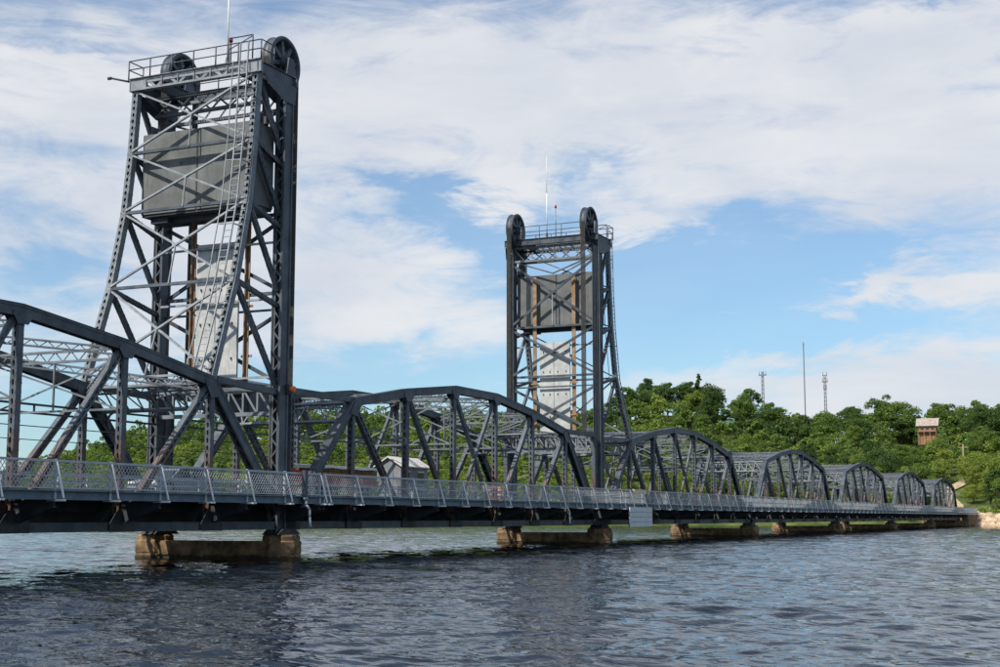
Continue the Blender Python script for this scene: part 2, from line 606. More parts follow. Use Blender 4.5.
ROAD = [(309, 40.2), (332, 40.2), (346, 41.5), (357, 44.5), (367, 46), (374, 43), (380, 36)]


def road_dist(x, y):
    best = 1e9
    for (x0, y0), (x1, y1) in zip(ROAD, ROAD[1:]):
        dx, dy = x1 - x0, y1 - y0
        t = max(0, min(1, ((x - x0) * dx + (y - y0) * dy) / (dx * dx + dy * dy)))
        best = min(best, math.hypot(x - x0 - t * dx, y - y0 - t * dy))
    return best


def build_terrain():
    xs = np.concatenate([np.arange(300, 470, 2.5), np.arange(470, 1000, 20), np.geomspace(1000, 9000, 14)])
    ys = np.concatenate([-np.geomspace(6000, 120, 16), np.arange(-100, 460, 2.5), np.geomspace(460, 9000, 22)])
    Xg, Yg = np.meshgrid(xs, ys)
    Zg = ground(Xg, Yg)
    vs = np.stack([Xg, Yg, Zg], -1).reshape(-1, 3)
    nx, ny = len(xs), len(ys)
    fs = [(j * nx + i, j * nx + i + 1, (j + 1) * nx + i + 1, (j + 1) * nx + i) for j in range(ny - 1) for i in range(nx - 1)]
    me = bpy.data.meshes.new('hillside')
    me.from_pydata(vs.tolist(), [], fs)
    me.polygons.foreach_set('use_smooth', [True] * len(fs))
    me.materials.append(mat('hillside soil and grass', (0.055, 0.09, 0.025), 0.95, 0.1, 0.2, 0.12, c2=(0.12, 0.15, 0.045), bump=0.6, bscale=1.5))
    o = obj('hillside', me)
    o['kind'] = 'structure'
    # road leaving the bridge
    pts = []
    for (x0, y0), (x1, y1) in zip(ROAD[1:], ROAD[2:]):
        n = int(math.hypot(x1 - x0, y1 - y0) / 1.5)
        pts += [(x0 + (x1 - x0) * k / n, y0 + (y1 - y0) * k / n) for k in range(n)]
    v, f = [], []
    for k, (x, y) in enumerate(pts):
        xa, ya = pts[max(0, k - 1)]
        xb, yb = pts[min(len(pts) - 1, k + 1)]
        d = V((xb - xa, yb - ya, 0)).normalized()
        nrm = V((-d.y, d.x, 0))
        for s in (-1.7, -.6, .6, 1.7):
            q = V((x, y, 0)) + nrm * s
            v.append((q.x, q.y, float(ground(q.x, q.y)) + 0.35))
        if k:
            for c in range(3):
                f.append(((k - 1) * 4 + c, (k - 1) * 4 + c + 1, k * 4 + c + 1, k * 4 + c))
    me = bpy.data.meshes.new('gravel_road')
    me.from_pydata(v, [], f)
    me.materials.append(M['sand'])
    obj('gravel_road', me)['kind'] = 'structure'


build_terrain()

# ------------------------------------------------------------------ truss spans
P = 5.74
NP_ = 7
L = P * NP_
ZB = 1.62
ZT = {1: 7.82, 2: 8.78, 3: 9.42, 4: 9.42, 5: 8.78, 6: 7.82}
ZD = 2.95                                   # road level


def Tn(i, y=0.0):
    return V((i * P, y, ZT[i]))


def Bn(i, y=0.0):
    return V((i * P, y, ZB))


SPAN_PARTS = []          # name, mesh, location, scale


def part(name, mb, m, loc=(0, 0, 0), sc=None):
    SPAN_PARTS.append((name, mb.mesh(name, m), loc, sc))


def chord(Pa, Pb, w=0.46, d=0.46):
    mb = MB()
    a, b, c = frame(Pb - Pa, Y_)
    up = 1 if c.z > 0 else -1
    mb.bar(Pa, Pb, w, 0.03, Y_, 0, up * (d / 2 - .015))               # cover plate
    for s in (-1, 1):
        mb.bar(Pa, Pb, 0.035, d - .04, Y_, s * (w / 2 - .05), 0)      # side plates
        mb.bar(Pa, Pb, 0.09, 0.025, Y_, s * (w / 2 - .06), -up * (d / 2 - .012))
        mb.bar(Pa, Pb, 0.02, 0.09, Y_, s * (w / 2 - .022), up * (d / 2 - .08))
    Ls = (Pb - Pa).length
    n = int(Ls / 0.55)
    for k in range(n):                                                # underside lacing
        p0, p1 = Pa + a * (Ls * k / n), Pa + a * (Ls * (k + 1) / n)
        s = 1 if k % 2 else -1
        mb.bar(p0 + b * (s * w * .38), p1 - b * (s * w * .38), 0.055, 0.012, b, 0, 0) if False else \
            mb.bar(p0 + b * (s * w * .36) - c * (up * (d / 2 - .03)), p1 - b * (s * w * .36) - c * (up * (d / 2 - .03)), 0.05, 0.014, c)
    return mb


# top chords and end posts
chords = [('top_chord', Tn(i), Tn(i + 1)) for i in range(1, 6)] + [('end_post', Bn(0), Tn(1)), ('end_post', Bn(7), Tn(6))]
for nm, a, b in chords:
    mb = chord(a, b)
    me = mb.mesh(nm, 'steel')
    for y in (0, W):
        SPAN_PARTS.append((nm, me, (0, y, 0), None))
# node plates
for i in range(1, 7):
    mb = MB()
    x, z = i * P, ZT[i]
    sl = -1 if i in (1, 2) else (1 if i in (5, 6) else 0)
    if i == 1:
        poly = [(-.48, -.60), (.22, -.72), (.62, -.12), (.58, .10), (.0, .06), (-.38, -.42)]
    elif i == 6:
        poly = [(.48, -.60), (.38, -.42), (0, .06), (-.58, .10), (-.62, -.12), (-.22, -.72)]
    else:
        poly = [(-.50, -.18), (-.24, -.52), (.26, -.52), (.52, -.18), (.46, -.05), (-.46, -.05)]
    for s in (-1, 1):
        c = s * .222
        mb.prism([(x + p[0], z + p[1]) for p in poly], 'y', c - .01, c + .01)
    me = mb.mesh('gusset_plate', 'steel')
    for y in (0, W):
        SPAN_PARTS.append(('gusset_plate', me, (0, y, 0), None))
for i in range(0, 8):
    mb = MB()
    x, z = i * P, ZB
    poly = [(-.75, -.2), (.75, -.2), (.75, .12), (.35, .62), (-.35, .62), (-.75, .12)]
    for s in (-1, 1):
        c = s * .245
        mb.prism([(x + p[0], z + p[1]) for p in poly], 'y', c - .012, c + .012)
    me = mb.mesh('gusset_plate', 'dark')
    for y in (0, W):
        SPAN_PARTS.append(('gusset_plate', me, (0, y, 0), None))
# verticals and diagonals
for i in range(1, 7):
    mb = MB().laced(Bn(i), Tn(i) - Z_ * .2, 0.28 if 1 < i < 6 else 0.25, 0.30, 0.34, ref=X_, double=True, lw=.05)
    me = mb.mesh('vertical_post', 'post')
    for y in (0, W):
        SPAN_PARTS.append(('vertical_post', me, (0, y, 0), None))
for i, j, w, d in ((1, 2, .26, .32), (2, 3, .24, .28), (3, 4, .20, .24), (4, 3, .16, .24), (5, 4, .24, .28), (6, 5, .26, .32)):
    mb = MB().laced(Tn(i), Bn(j), w, d, 0.36)
    me = mb.mesh('diagonal', 'post')
    for y in (0, W):
        SPAN_PARTS.append(('diagonal', me, (0, y, 0), None))
# bottom chords
mb = MB()
for s in (-1, 1):
    mb.bar((0, s * .17, ZB), (P, s * .17, ZB), .03, .36, Y_)
    mb.bar((0, s * .20, ZB - .17), (P, s * .20, ZB - .17), .10, .03, Y_)
for k in range(9):
    s = 1 if k % 2 else -1
    mb.bar((P * k / 9, s * .16, ZB - .175), (P * (k + 1) / 9, -s * .16, ZB - .175), .05, .015, Y_)
me = mb.mesh('bottom_chord', 'steel')
for i in range(7):
    for y in (0, W):
        SPAN_PARTS.append(('bottom_chord', me, (i * P, y, 0), None))
# floor beams with the bracket that carries the footway
mb = MB()
mb.box(-.015, .015, .1, W - .1, 1.78, 2.58)
mb.box(-.14, .14, .1, W - .1, 2.58, 2.61)
mb.box(-.14, .14, .1, W - .1, 1.74, 1.78)
mb.prism([(-2.05, 2.58), (-.1, 2.58), (-.1, 1.80), (-.4, 1.80), (-2.05, 2.36)], 'x', -.015, .015)
mb.box(-.11, .11, -2.06, -.1, 2.585, 2.61)
mb.bar((0, -2.05, 2.35), (0, -.4, 1.79), .2, .025, X_)
me = mb.mesh('floor_beam', 'dark')
for i in range(8):
    SPAN_PARTS.append(('floor_beam', me, (i * P, 0, 0), None))
for y in (0.9, 2.2, 3.5, 4.85, 6.15):
    mb = MB()
    mb.box(0.05, L - .05, y - .01, y + .01, 2.24, 2.612)
    mb.box(0.05, L - .05, y - .09, y + .09, 2.22, 2.24)
    mb.box(0.05, L - .05, y - .09, y + .09, 2.612, 2.632)
    part('stringer', mb, 'dark')
mb = MB()
for i in range(7):
    mb.bar((i * P, .2, 1.72), ((i + 1) * P, W - .2, 1.72), .1, .02, Y_)
    mb.bar((i * P, W - .2, 1.69), ((i + 1) * P, .2, 1.69), .1, .02, Y_)
part('bottom_bracing', mb, 'dark')


# portal frames in the plane of the end posts
def portal(i, j):
    t, b = Tn(i), Bn(j)
    dn = (b - t).normalized()
    mb = MB()
    p0 = t + dn * .05
    p1 = p0 + Y_ * W
    dv = dn * 1.35
    mb.lattice(p0 + Y_ * .2, p1 - Y_ * .2, dv, ch=.14, lw=.075, pitch=.82, lean=-1, posts=True)
    mb.lattice(p0 + Y_ * .2 + dn * .02 + X_ * .09, p1 - Y_ * .2 + dn * .02 + X_ * .09, dn * .3, ch=.07, lw=.05, pitch=.35)
    for s, y0 in ((1, .2), (-1, W - .2)):                         # curved knee
        for k in range(5):
            a0, a1 = k / 5 * math.pi / 2, (k + 1) / 5 * math.pi / 2
            q = [t + dn * (1.42 + 1.0 * (1 - math.cos(a))) + Y_ * (y0 + s * 1.0 * (1 - math.sin(a))) for a in (a0, a1)]
            mb.bar(q[0], q[1], .12, .05, X_)
    return mb


part('portal_frame', portal(1, 0), 'lace')
part('portal_frame', portal(6, 7), 'lace')
# sway frames
for i in (2, 3, 4, 5):
    mb = MB()
    x, zt = i * P, ZT[i]
    zl = 6.25
    mb.lattice((x, .2, zt - .1), (x, W - .2, zt - .1), (0, 0, -.42), ch=.10, lw=.055, pitch=.42)
    mb.bar((x, .15, zl), (x, W - .15, zl), .09, .08, X_)
    mb.bar((x - .03, .2, zt - .5), (x - .03, W - .2, zl), .02, .075, X_)
    mb.bar((x + .03, W - .2, zt - .5), (x + .03, .2, zl), .02, .075, X_)
    mb.bar((x, W / 2, zt - .5), (x, W / 2, zl), .07, .07, X_)
    part('sway_frame', mb, 'lace')
# top laterals
for i in range(1, 6):
    a, b = Tn(i) + Z_ * .06, Tn(i + 1) + Z_ * .06
    nrm = frame(b - a, Y_)[2]
    nrm = nrm if nrm.z > 0 else -nrm
    for k, (p, q) in enumerate(((a + Y_ * .2, b + Y_ * (W - .2)), (a + Y_ * (W - .2), b + Y_ * .2))):
        mb = MB()
        o = nrm * (-.12 - .05 * k)
        mb.lattice(p + o, q + o, nrm * -.26, ch=.075, lw=.04, pitch=.3)
        part('top_lateral', mb, 'lace')
# conduit pair along the far truss
mb = MB()
for z in (6.45, 6.82):
    mb.bar((.6, W - .3, z), (L - .6, W - .3, z), .09, .09, Y_)
for k in range(15):
    mb.bar((.8 + k * 2.75, W - .3, 6.45), (.8 + k * 2.75, W - .3, 6.82), .07, .07, Y_)
part('side_strut', mb, 'steel')
for y in (.25, W - .25):
    mb = MB().cyl((.4, y, 5.3), (L - .4, y, 5.3), .02, 5)
    part('cable', mb, 'rope')


# railing
BAY = P / 2
YR = -2.02
TOP = ZD + 1.02


def rail_panel():
    mb = MB()
    z0, z1 = ZD + .09, TOP - .05
    mb.box(0, BAY, -.04, .04, TOP - .05, TOP + .03)
    mb.box(0, BAY, -.025, .025, z0 - .05, z0)
    mb.box(0, BAY, -.02, .02, ZD + .46, ZD + .50)
    h = z1 - z0
    step = BAY / 16
    nk = int(round(h / step / 1.15))
    for k in range(-7, 17):
        for sg in (1, -1):
            xa, xb = k * step, k * step + h / 1.25
            za, zb = z0, z1
            if xb < 0 or xa > BAY:
                continue
            if xa < 0:
                za = z0 + (0 - xa) * 1.25
                xa = 0
            if xb > BAY:
                zb = z1 - (xb - BAY) * 1.25
                xb = BAY
            if xb - xa < .03:
                continue
            if sg < 0:
                xa, xb = BAY - xa, BAY - xb
            mb.bar((xa, sg * .008, za), (xb, sg * .008, zb), .012, .022, Y_)
    return mb


RAIL_ME = rail_panel().mesh('railing_panel', 'rail')
for k in range(14):
    SPAN_PARTS.append(('railing_panel', RAIL_ME, (k * BAY, YR, 0), None))
mb = MB()
mb.box(-.045, .045, -.045, .045, 2.6, TOP + .05)
RPOST = mb.mesh('railing_post', 'rail')
mb = MB()
mb.bar((0, -.06, TOP - .05), (0, -.42, 2.66), .055, .045, X_)
mb.box(-.05, .05, -.48, .3, 2.55, 2.62)
RBRACE = mb.mesh('railing_brace', 'white')
for k in range(15):
    SPAN_PARTS.append(('railing_post', RPOST, (k * BAY + .002, YR, 0), None))
    SPAN_PARTS.append(('railing_brace', RBRACE, (k * BAY, YR, 0), None))
# inner guard rails: low kerb rail beside the road, with short balusters
mb = MB()
for z in (.30, .62):
    mb.box(0, L, -.035, .035, ZD + z, ZD + z + .07)
for k in range(15):
    mb.box(k * BAY - .05, k * BAY + .05, -.05, .05, ZD, ZD + .72)
GUARD = mb.mesh('guard_rail', 'rail')
for y in (.42, W - .42):
    SPAN_PARTS.append(('guard_rail', GUARD, (0, y, 0), None))


def span(X0, lo, hi, label, skip=()):
    root = thing('truss_span', label, 'bridge span', (X0, YN, 0), 'arched steel truss spans of the bridge')
    for nm, me, loc, sc in SPAN_PARTS:
        obj(nm, me, root, loc, 0, sc)
    mb = MB().box(-lo, L + hi, .45, W - .45, 2.64, ZD)
    obj('deck_slab', mb.mesh('deck_slab', 'asphalt'), root)
    for y0, y1 in ((.28, .447), (W - .447, W - .28)):
        obj('kerb', MB().box(-lo, L + hi, y0, y1, 2.64, ZD + .16).mesh('kerb', 'deck'), root)
    obj('footway_slab', MB().box(-lo, L + hi, -1.93, -.28, 2.72, ZD - .01).mesh('footway_slab', 'deck'), root)
    mb = MB()
    mb.box(-lo, L + hi, -2.0, -1.96, 2.60, 2.90)
    mb.box(-lo, L + hi, -2.14, -1.932, 2.90, ZD - .004)
    mb.box(-lo, L + hi, -2.12, -2.0, 2.60, 2.625)
    obj('fascia_beam', mb.mesh('fascia_beam', 'fascia'), root)
    # rail over the joints
    for x0, w in ((-lo, lo), (L, hi)):
        if w > .3:
            obj('railing_panel', RAIL_ME, root, (x0, YR, 0), 0, (w / BAY, 1, 1))
    return root


spanA = span(14.8, 1.2, .20, 'nearest arched truss span, running out of the photo at its left edge')
spanB = span(55.35, .15, .9, 'lift span, the arched steel truss between the two tall towers')
XC = 97.4
ords = ['first arched truss span to the right of the farther tower', 'second arched truss span to the right of the farther tower',
        'third arched truss span to the right of the farther tower', 'fourth arched truss span to the right of the farther tower',
        'last and smallest looking truss span, ending at the wooded shore']
SP = 42.67
for k in range(5):
    span(XC + SP * k, .92 if k == 0 else 1.22, 1.22, ords[k])
# extra end members of the lift span
for x0, x1 in ((-.0, P), (L, L - P)):
    for y in (0, W):
        obj('end_strut', MB().bar((x0, y, 7.95), (x1, y, 7.95), .3, .3, Y_).mesh('end_strut', 'steel'), spanB)
        obj('guide_post', MB().laced((x0 + (.12 if x0 < 1 else -.12), y, 1.7), (x0 + (.12 if x0 < 1 else -.12), y, 7.8), .3, .32, .34).mesh('guide_post', 'post'), spanB)
for x0, sg in ((.6, 1), (L - .6, -1)):
    mb = MB().lattice((x0, .2, 8.05), (x0, W - .2, 8.05), (0, 0, -1.1), ch=.16, lw=.09, pitch=.8, lean=-1, posts=True)
    obj('lifting_girder', mb.mesh('lifting_girder', 'lace'), spanB)


# ------------------------------------------------------------------ towers
LEG = [(23.0, 2.28), (19.4, 2.52), (16.4, 2.86), (12.6, 3.72)]
ZTOP = 22.65


def tower(Xc, sg, foot, label, far):
    """sg=-1: rear legs lean towards -x (near tower); +1 towards +x"""
    root = thing('lift_tower', label, 'bridge tower', (Xc, YN, 0), 'lift towers of the bridge')

    def U(u, y, z):
        return V((sg * u, y, z))
    leg = LEG + [(7.95, foot)]

    def legu(z):
        return float(np.interp(-z, [-a for a, b in leg], [b for a, b in leg]))

    def add(name, mb, m):
        return obj(name, mb.mesh(name, m), root)
    for y in (0, W):
        mb = MB()
        mb.laced(U(0, y, 1.2), U(0, y, ZTOP), .62, .46, .5, ref=X_, t=.05, lw=.07)
        for e in (-.31, .31):
            for q in (-.25, .25):
                mb.bar(U(e, y + q, 1.2), U(e, y + q, ZTOP), .06, .10, Y_)
        add('column', mb, 'column')
        mb = MB()
        o = -.52
        mb.bar(U(o, y, 2.0), U(o, y, 22.2), .14, .12, Y_)
        mb.bar(U(o + .09, y, 2.0), U(o + .09, y, 22.2), .3, .03, Y_)
        for z in np.arange(2.5, 22, 1.6):
            mb.bar(U(o + .1, y, z), U(-.3, y, z), .1, .06, Y_)
        add('span_guide', mb, 'post')
        mb = MB()
        for (z0, u0), (z1, u1) in zip(leg, leg[1:]):
            mb.laced(U(u0, y, z0), U(u1, y, z1), .32, .34, .34, ref=X_, lw=.06, double=True)
        add('rear_leg', mb, 'lace')
        # side bracing between column and leg
        for z in (19.4, 16.4, 12.6):
            zc = z - .75
            mb = MB().laced(U(legu(z), y, z), U(.3, y, zc), .2, .2, .22, t=.025)
            add('side_strut', mb, 'steel')
        for z0, z1 in ((22.5, 19.2), (19.3, 16.2), (16.3, 12.6), (12.5, 8.1)):
            mb = MB().laced(U(legu(z0) - .1, y, z0), U(.3, y, z1), .18, .24, .26, t=.025)
            add('side_brace', mb, 'steel')
        mb = MB().bar(U(foot - .3, y, 7.98), U(.3, y, 7.78), .3, .28, Y_)
        add('base_strut', mb, 'steel')
    # back face: struts and crosses between the rear legs
    lv = [22.6, 19.4, 16.4, 12.6, 8.25]
    for z in lv[1:4]:
        u = legu(z) + .12
        mb = MB()
        mb.bar(U(u, .15, z), U(u, W - .15, z), .14, .12, Z_)
        mb.bar(U(u - .16, .15, z), U(u - .16, W - .15, z), .10, .05, Z_)
        add('back_strut', mb, 'steel')
    for z0, z1 in zip(lv, lv[1:]):
        for s in (0, 1):
            ya, yb = (.15, W - .15) if s else (W - .15, .15)
            mb = MB()
            du = .10 + .07 * s
            mb.bar(U(legu(z0) + du, ya, z0 - .1), U(legu(z1) + du, yb, z1 + .1), .12, .09, X_)
            add('back_brace', mb, 'light')
        zm = (z0 + z1) / 2
        mb = MB().bar(U(legu(zm) + .2, W / 2, zm), U(legu(z1) + .2, W / 2, z1), .07, .05, X_)
        add('back_hanger', mb, 'light')
    # front face between the columns
    for z in (16.35, 12.55, 11.75):
        mb = MB().bar(U(-.12, .25, z), U(-.12, W - .25, z), .16 if z > 12 else .1, .14 if z > 12 else .1, Z_)
        add('front_strut', mb, 'steel')
    for z0, z1 in ((21.2, 16.6), (16.1, 12.7), (11.6, 8.3)):
        for s in (0, 1):
            ya, yb = (.25, W - .25) if s else (W - .25, .25)
            mb = MB().bar(U(-.18 - .12 * s, ya, z0), U(-.18 - .12 * s, yb, z1), .10, .18, X_)
            add('front_brace', mb, 'steel')
    mb = MB().bar(U(-.3, W / 2, 18.9), U(-.3, W / 2, 16.4), .08, .08, X_)
    add('front_hanger', mb, 'light')
    for s in (0, 1):
        ya = .3 if s else W - .3
        add('front_brace', MB().bar(U(-.2, ya, 21.5), U(-.2, W / 2, 20.4), .08, .1, X_), 'steel')
    mb = MB().lattice(U(-.15, .25, 22.55), U(-.15, W - .25, 22.55), (0, 0, -1.05), ch=.16, lw=.10, pitch=.95, lean=1 if sg < 0 else -1)
    add('top_lattice_girder', mb, 'lace')
    mb = MB().lattice(U(1.1, .2, 22.5), U(1.1, W - .2, 22.5), (0, 0, -.9), ch=.16, lw=.10, pitch=1.2, cross=True)
    add('top_lattice_girder', mb, 'steel')
    # platform
    u0, u1 = -.55, 2.45
    zt = 23.25
    for nm, a, b, w, d in (('platform_girder', U(u1, -.3, zt - .35), U(u1, W + .3, zt - .35), .62, .10),
                           ('platform_girder', U(u0, -.3, zt - .35), U(u0, W + .3, zt - .35), .45, .10)):
        mb = MB()
        if a.x * sg > 1:
            mb.lattice(a - Z_ * (w / 2 - .06) + Y_ * .9, b - Z_ * (w / 2 - .06) - Y_ * .9, Z_ * (w - .12), ch=.12, lw=.13, pitch=.62)
            mb.bar(a, a + Y_ * 1.0, w, d, Z_)
            mb.bar(b, b - Y_ * 1.0, w, d, Z_)
            mb.bar(a + Z_ * .17, b + Z_ * .17, .26, d * .6, Z_)
        else:
            mb.bar(a, b, w, d, Z_)
        mb.bar(a + Z_ * w / 2, b + Z_ * w / 2, .03, .28, Z_)
        mb.bar(a - Z_ * w / 2, b - Z_ * w / 2, .03, .28, Z_)
        for k in range(9):
            q = a.lerp(b, k / 8)
            mb.bar(q - Z_ * w / 2, q + Z_ * w / 2, .05, .16, Y_)
        add(nm, mb, 'light' if a.x * sg > 1 else 'steel')
    for y in (-.1, 1.05, W - 1.05, W + .1):
        mb = MB().bar(U(u0, y, zt - .36), U(u1, y, zt - .36), .10, .52, Y_)
        mb.bar(U(u0, y, zt - .1), U(u1, y, zt - .1), .24, .03, Y_)
        add('sheave_beam', mb, 'steel')
    mb = MB()
    for k in range(34):
        y = 1.2 + k * (W - 2.4) / 33
        mb.bar(U(.75, y, zt - .02), U(u1 + .1, y, zt - .02), .05, .04, Y_)
    add('platform_grating', mb, 'lace')
    # railings round the platform
    mb = MB()
    rail_u = u1 + .12
    for z in (.42, .85):
        mb.cyl(U(rail_u, -.35, zt + z), U(rail_u, W + .35, zt + z), .032, 6)
        mb.cyl(U(rail_u, -.35, zt + z), U(1.5, -.35, zt + z), .032, 6)
        mb.cyl(U(rail_u, W + .35, zt + z), U(1.5, W + .35, zt + z), .032, 6)
        mb.cyl(U(u0 - .1, .8, zt + z), U(u0 - .1, W - .8, zt + z), .028, 6)
    for y in np.linspace(-.35, W + .35, 7):
        mb.cyl(U(rail_u, y, zt - .1), U(rail_u, y, zt + .85), .034, 6)
    for u in (1.5,):
        for y in (-.35, W + .35):
            mb.cyl(U(u, y, zt - .1), U(u, y, zt + .85), .034, 6)
    for y in np.linspace(.8, W - .8, 4):
        mb.cyl(U(u0 - .1, y, zt - .1), U(u0 - .1, y, zt + .85), .03, 6)
    add('platform_railing', mb, 'steel')
    # taller gate frame above the ladder
    mb = MB()
    for a, b in ((.15, 1.5),):
        mb.tube([U(rail_u - .02, a, zt), U(rail_u - .02, a, zt + 1.15), U(rail_u - .02, b, zt + 1.15), U(rail_u - .02, b, zt)], .035, 6)
        mb.cyl(U(rail_u - .02, a, zt + 1.1), U(rail_u - .02, b, zt + .6), .028, 6)
    add('ladder_gate', mb, 'steel')
    # sheaves
    SU, SZ, SR = -.35, 23.92, 1.25
    for y in (.5, W - .5):
        sh = add('sheave', MB().lathe([(SR - .16, -.26), (SR, -.26), (SR + .05, -.25), (SR + .05, -.20), (SR, -.17), (SR, .17), (SR + .05, .20), (SR + .05, .25), (SR, .26), (SR - .16, .26),
                                           (SR - .16, .2), (SR - .2, .2), (SR - .2, -.2), (SR - .16, -.2)], 'y', U(SU, y, SZ), 48, ring=True), 'steel')
        mb = MB()
        mb.lathe([(.12, -.42), (.30, -.40), (.32, -.2), (.32, .2), (.30, .40), (.12, .42)], 'y', U(SU, y, SZ), 20)
        obj('hub', mb.mesh('hub', 'steel'), sh)
        for k in range(8):
            an = k * math.pi / 4 + .2
            dr = V((math.cos(an), 0, math.sin(an)))
            c = U(SU, y, SZ)
            mb = MB()
            mb.bar(c + dr * .25, c + dr * (SR - .15), .34, .06, Y_)
            for s in (-1, 1):
                mb.bar(c + dr * .25 + Y_ * (s * .17), c + dr * (SR - .15) + Y_ * (s * .17), .04, .2, Y_)
            obj('spoke', mb.mesh('spoke', 'steel'), sh)
        for s in (-1, 1):
            yy = y + s * .52
            add('bearing_block', MB().prism([(sg * (SU - .42), zt - .1), (sg * (SU + .42), zt - .1), (sg * (SU + .2), SZ + .16), (sg * (SU - .2), SZ + .16)], 'y', yy - .08, yy + .08), 'steel')
        for k in range(6):
            yy = y - .16 + k * .064
            for u, z1 in ((SU + SR, 20.45), (SU - SR, 8.1)):
                add('wire_rope', MB().cyl(U(u, yy, SZ), U(u, yy, z1), .027, 6, caps=False), 'rope')
        # gusset where the column carries the sheave beams
        mb = MB()
        for s in (-.29, .29):
            yc = (0 if y < 1 else W) + s
            mb.prism([(sg * -.55, 22.62), (sg * 2.2, 22.62), (sg * 1.9, 22.2), (sg * .5, 21.7), (sg * -.4, 21.7)], 'y', yc - .012, yc + .012)
        add('gusset_plate', mb, 'steel')
    # ladder on the near rear leg
    mb = MB()
    cage = MB()
    pts = [(z, u) for z, u in leg]
    pts[-1] = (7.9, foot + .02)
    yl = .28
    LO = .72 if sg < 0 else 1.15
    for (z0, ua), (z1, ub) in zip(pts, pts[1:]):
        for s in (-.22, .22):
            mb.bar(U(ua + LO, yl + s, z0 + (.9 if z0 > 22.9 else 0)), U(ub + LO, yl + s, z1), .05, .07, Y_)
        n = int((z0 - z1) / .3)
        for k in range(n):
            t = k / n
            u, z = ua + (ub - ua) * t + LO, z0 + (z1 - z0) * t
            mb.bar(U(u, yl - .22, z), U(u, yl + .22, z), .03, .03, Z_)
            if k % 8 == 4:
                cage.bar(U(u - LO + .1, yl - .2, z), U(u, yl - .2, z), .05, .04, Z_)
                cage.bar(U(u, yl + .24, z), U(u, yl + .62, z + .05), .05, .04, Z_)
                cage.bar(U(u + .02, yl - .24, z), U(u + .02, yl + .62, z + .05), .05, .03, Z_)
        cage.bar(U(ua + LO + .02, yl + .62, z0), U(ub + LO + .02, yl + .62, z1), .04, .04, Y_)
    add('ladder', mb, 'light')
    add('ladder_stay', cage, 'light')
    # brown guide rails of the counterweight and the pale screen between them
    for y in (1.93, W - 1.93):
        mb = MB()
        mb.bar(U(.02, y, 8.2), U(.02, y, 20.25), .30, .05, Y_)
        mb.bar(U(.13, y, 8.2), U(.13, y, 20.25), .05, .16, Y_)
        for z in (9.6, 12.0, 16.35):
            mb.bar(U(-.05, y - .3, z), U(-.05, y + .3, z), .12, .05, Z_)
        add('counterweight_guide', mb, 'guide')
    for s in (0, 1):
        y0, y1 = ((2.3, W / 2 + .06), (W / 2 + .10, W - 2.3))[s]
        pn = add('screen_panel', MB().box(*sorted((sg * .10, sg * .22)), y0, y1, 8.3, 15.15), 'panel')
        mb = MB()
        for yy in (y0 + .3, y1 - .3):
            for z in (9.5, 11.2, 12.9, 14.4):
                for u in (.06, .26):
                    mb.box(*sorted((sg * u - .03, sg * u + .03)), yy - .025, yy + .025, z - .06, z + .06)
        obj('bolt_plate', mb.mesh('bolt_plate', 'dark'), pn)
    for z in (8.5, 12.2, 14.9):
        add('screen_bearer', MB().bar(U(.36, .3, z), U(.36, W - .3, z), .1, .1, Z_), 'light')
    # floor framing over the road
    mb = MB().lattice(U(.2, .25, 8.0), U(.2, W - .25, 8.0), (0, 0, -1.2), ch=.18, lw=.10, pitch=.85, lean=-1, posts=True)
    add('base_lattice_girder', mb, 'lace')
    mb = MB().lattice(U(foot, .25, 8.2), U(foot, W - .25, 8.2), (0, 0, -.4), ch=.10, lw=.055, pitch=.42)
    add('base_lattice_girder', mb, 'light')
    mb = MB()
    for s in (0, 1):
        ya, yb = (.2, W - .2) if s else (W - .2, .2)
        mb.bar(U(foot, ya, 7.9 - s * .1), U(.3, yb, 7.85 - s * .1), .14, .1, Y_)
    add('base_cross_brace', mb, 'lace')
    return root


T1X, T2X = 54.5, 96.45
tower(T1X, -1, 5.26, 'tall near lift tower with its rear legs leaning left', False)
tower(T2X, 1, XC + P - T2X, 'farther lift tower in the middle, its rear legs leaning right', True)

# counterweights
def counterweight(Xc, sg, label):
    u0, u1 = .42, 2.10
    y0, y1 = YN + .27, YN + W - .27
    z0, z1 = 16.05, 20.42
    c = thing('counterweight', label, 'counterweight', (Xc + sg * (u0 + u1) / 2, YN + W / 2, z0), 'concrete counterweights inside the towers')
    hx, hy, h = (u1 - u0) / 2, (y1 - y0) / 2, z1 - z0
    b = .05
    mb = MB()
    ym = -.02
    for a, d in ((-hy, ym - .015), (ym + .015, hy)):
        pr = [(-hx + b, a), (hx - b, a), (hx, a + b), (hx, d - b), (hx - b, d), (-hx + b, d), (-hx, d - b), (-hx, a + b)]
        mb.prism(pr, 'z', .42, h)
    obj('concrete_block', mb.mesh('concrete_block', 'cw'), c)
    mb = MB().box(-hx + .07, hx - .07, -hy + .05, hy - .05, .30, .42)
    for y in (-hy + .9, hy - .9):
        mb.box(-.55, .55, y - .5, y + .5, 0, .30)
    mb.box(-.18, .18, -hy + .3, hy - .3, .05, .30)
    obj('bottom_girder', mb.mesh('bottom_girder', 'dark'), c)
    mb = MB()
    for y in (-1.6, .9):
        for s in (-1, 1):
            mb.cyl((s * (hx - .02), y, 2.75), (s * (hx + .03), y, 2.75), .07, 10)
    obj('lifting_socket', mb.mesh('lifting_socket', 'dark'), c)
    mb = MB()
    for y in (-hy + .15, hy - .15):
        mb.box(-.12, .12, y - .3, y + .3, h, h + .35)
        mb.box(-.4, .4, y - .05, y + .05, h, h + .55)
    obj('rope_hanger', mb.mesh('rope_hanger', 'steel'), c)


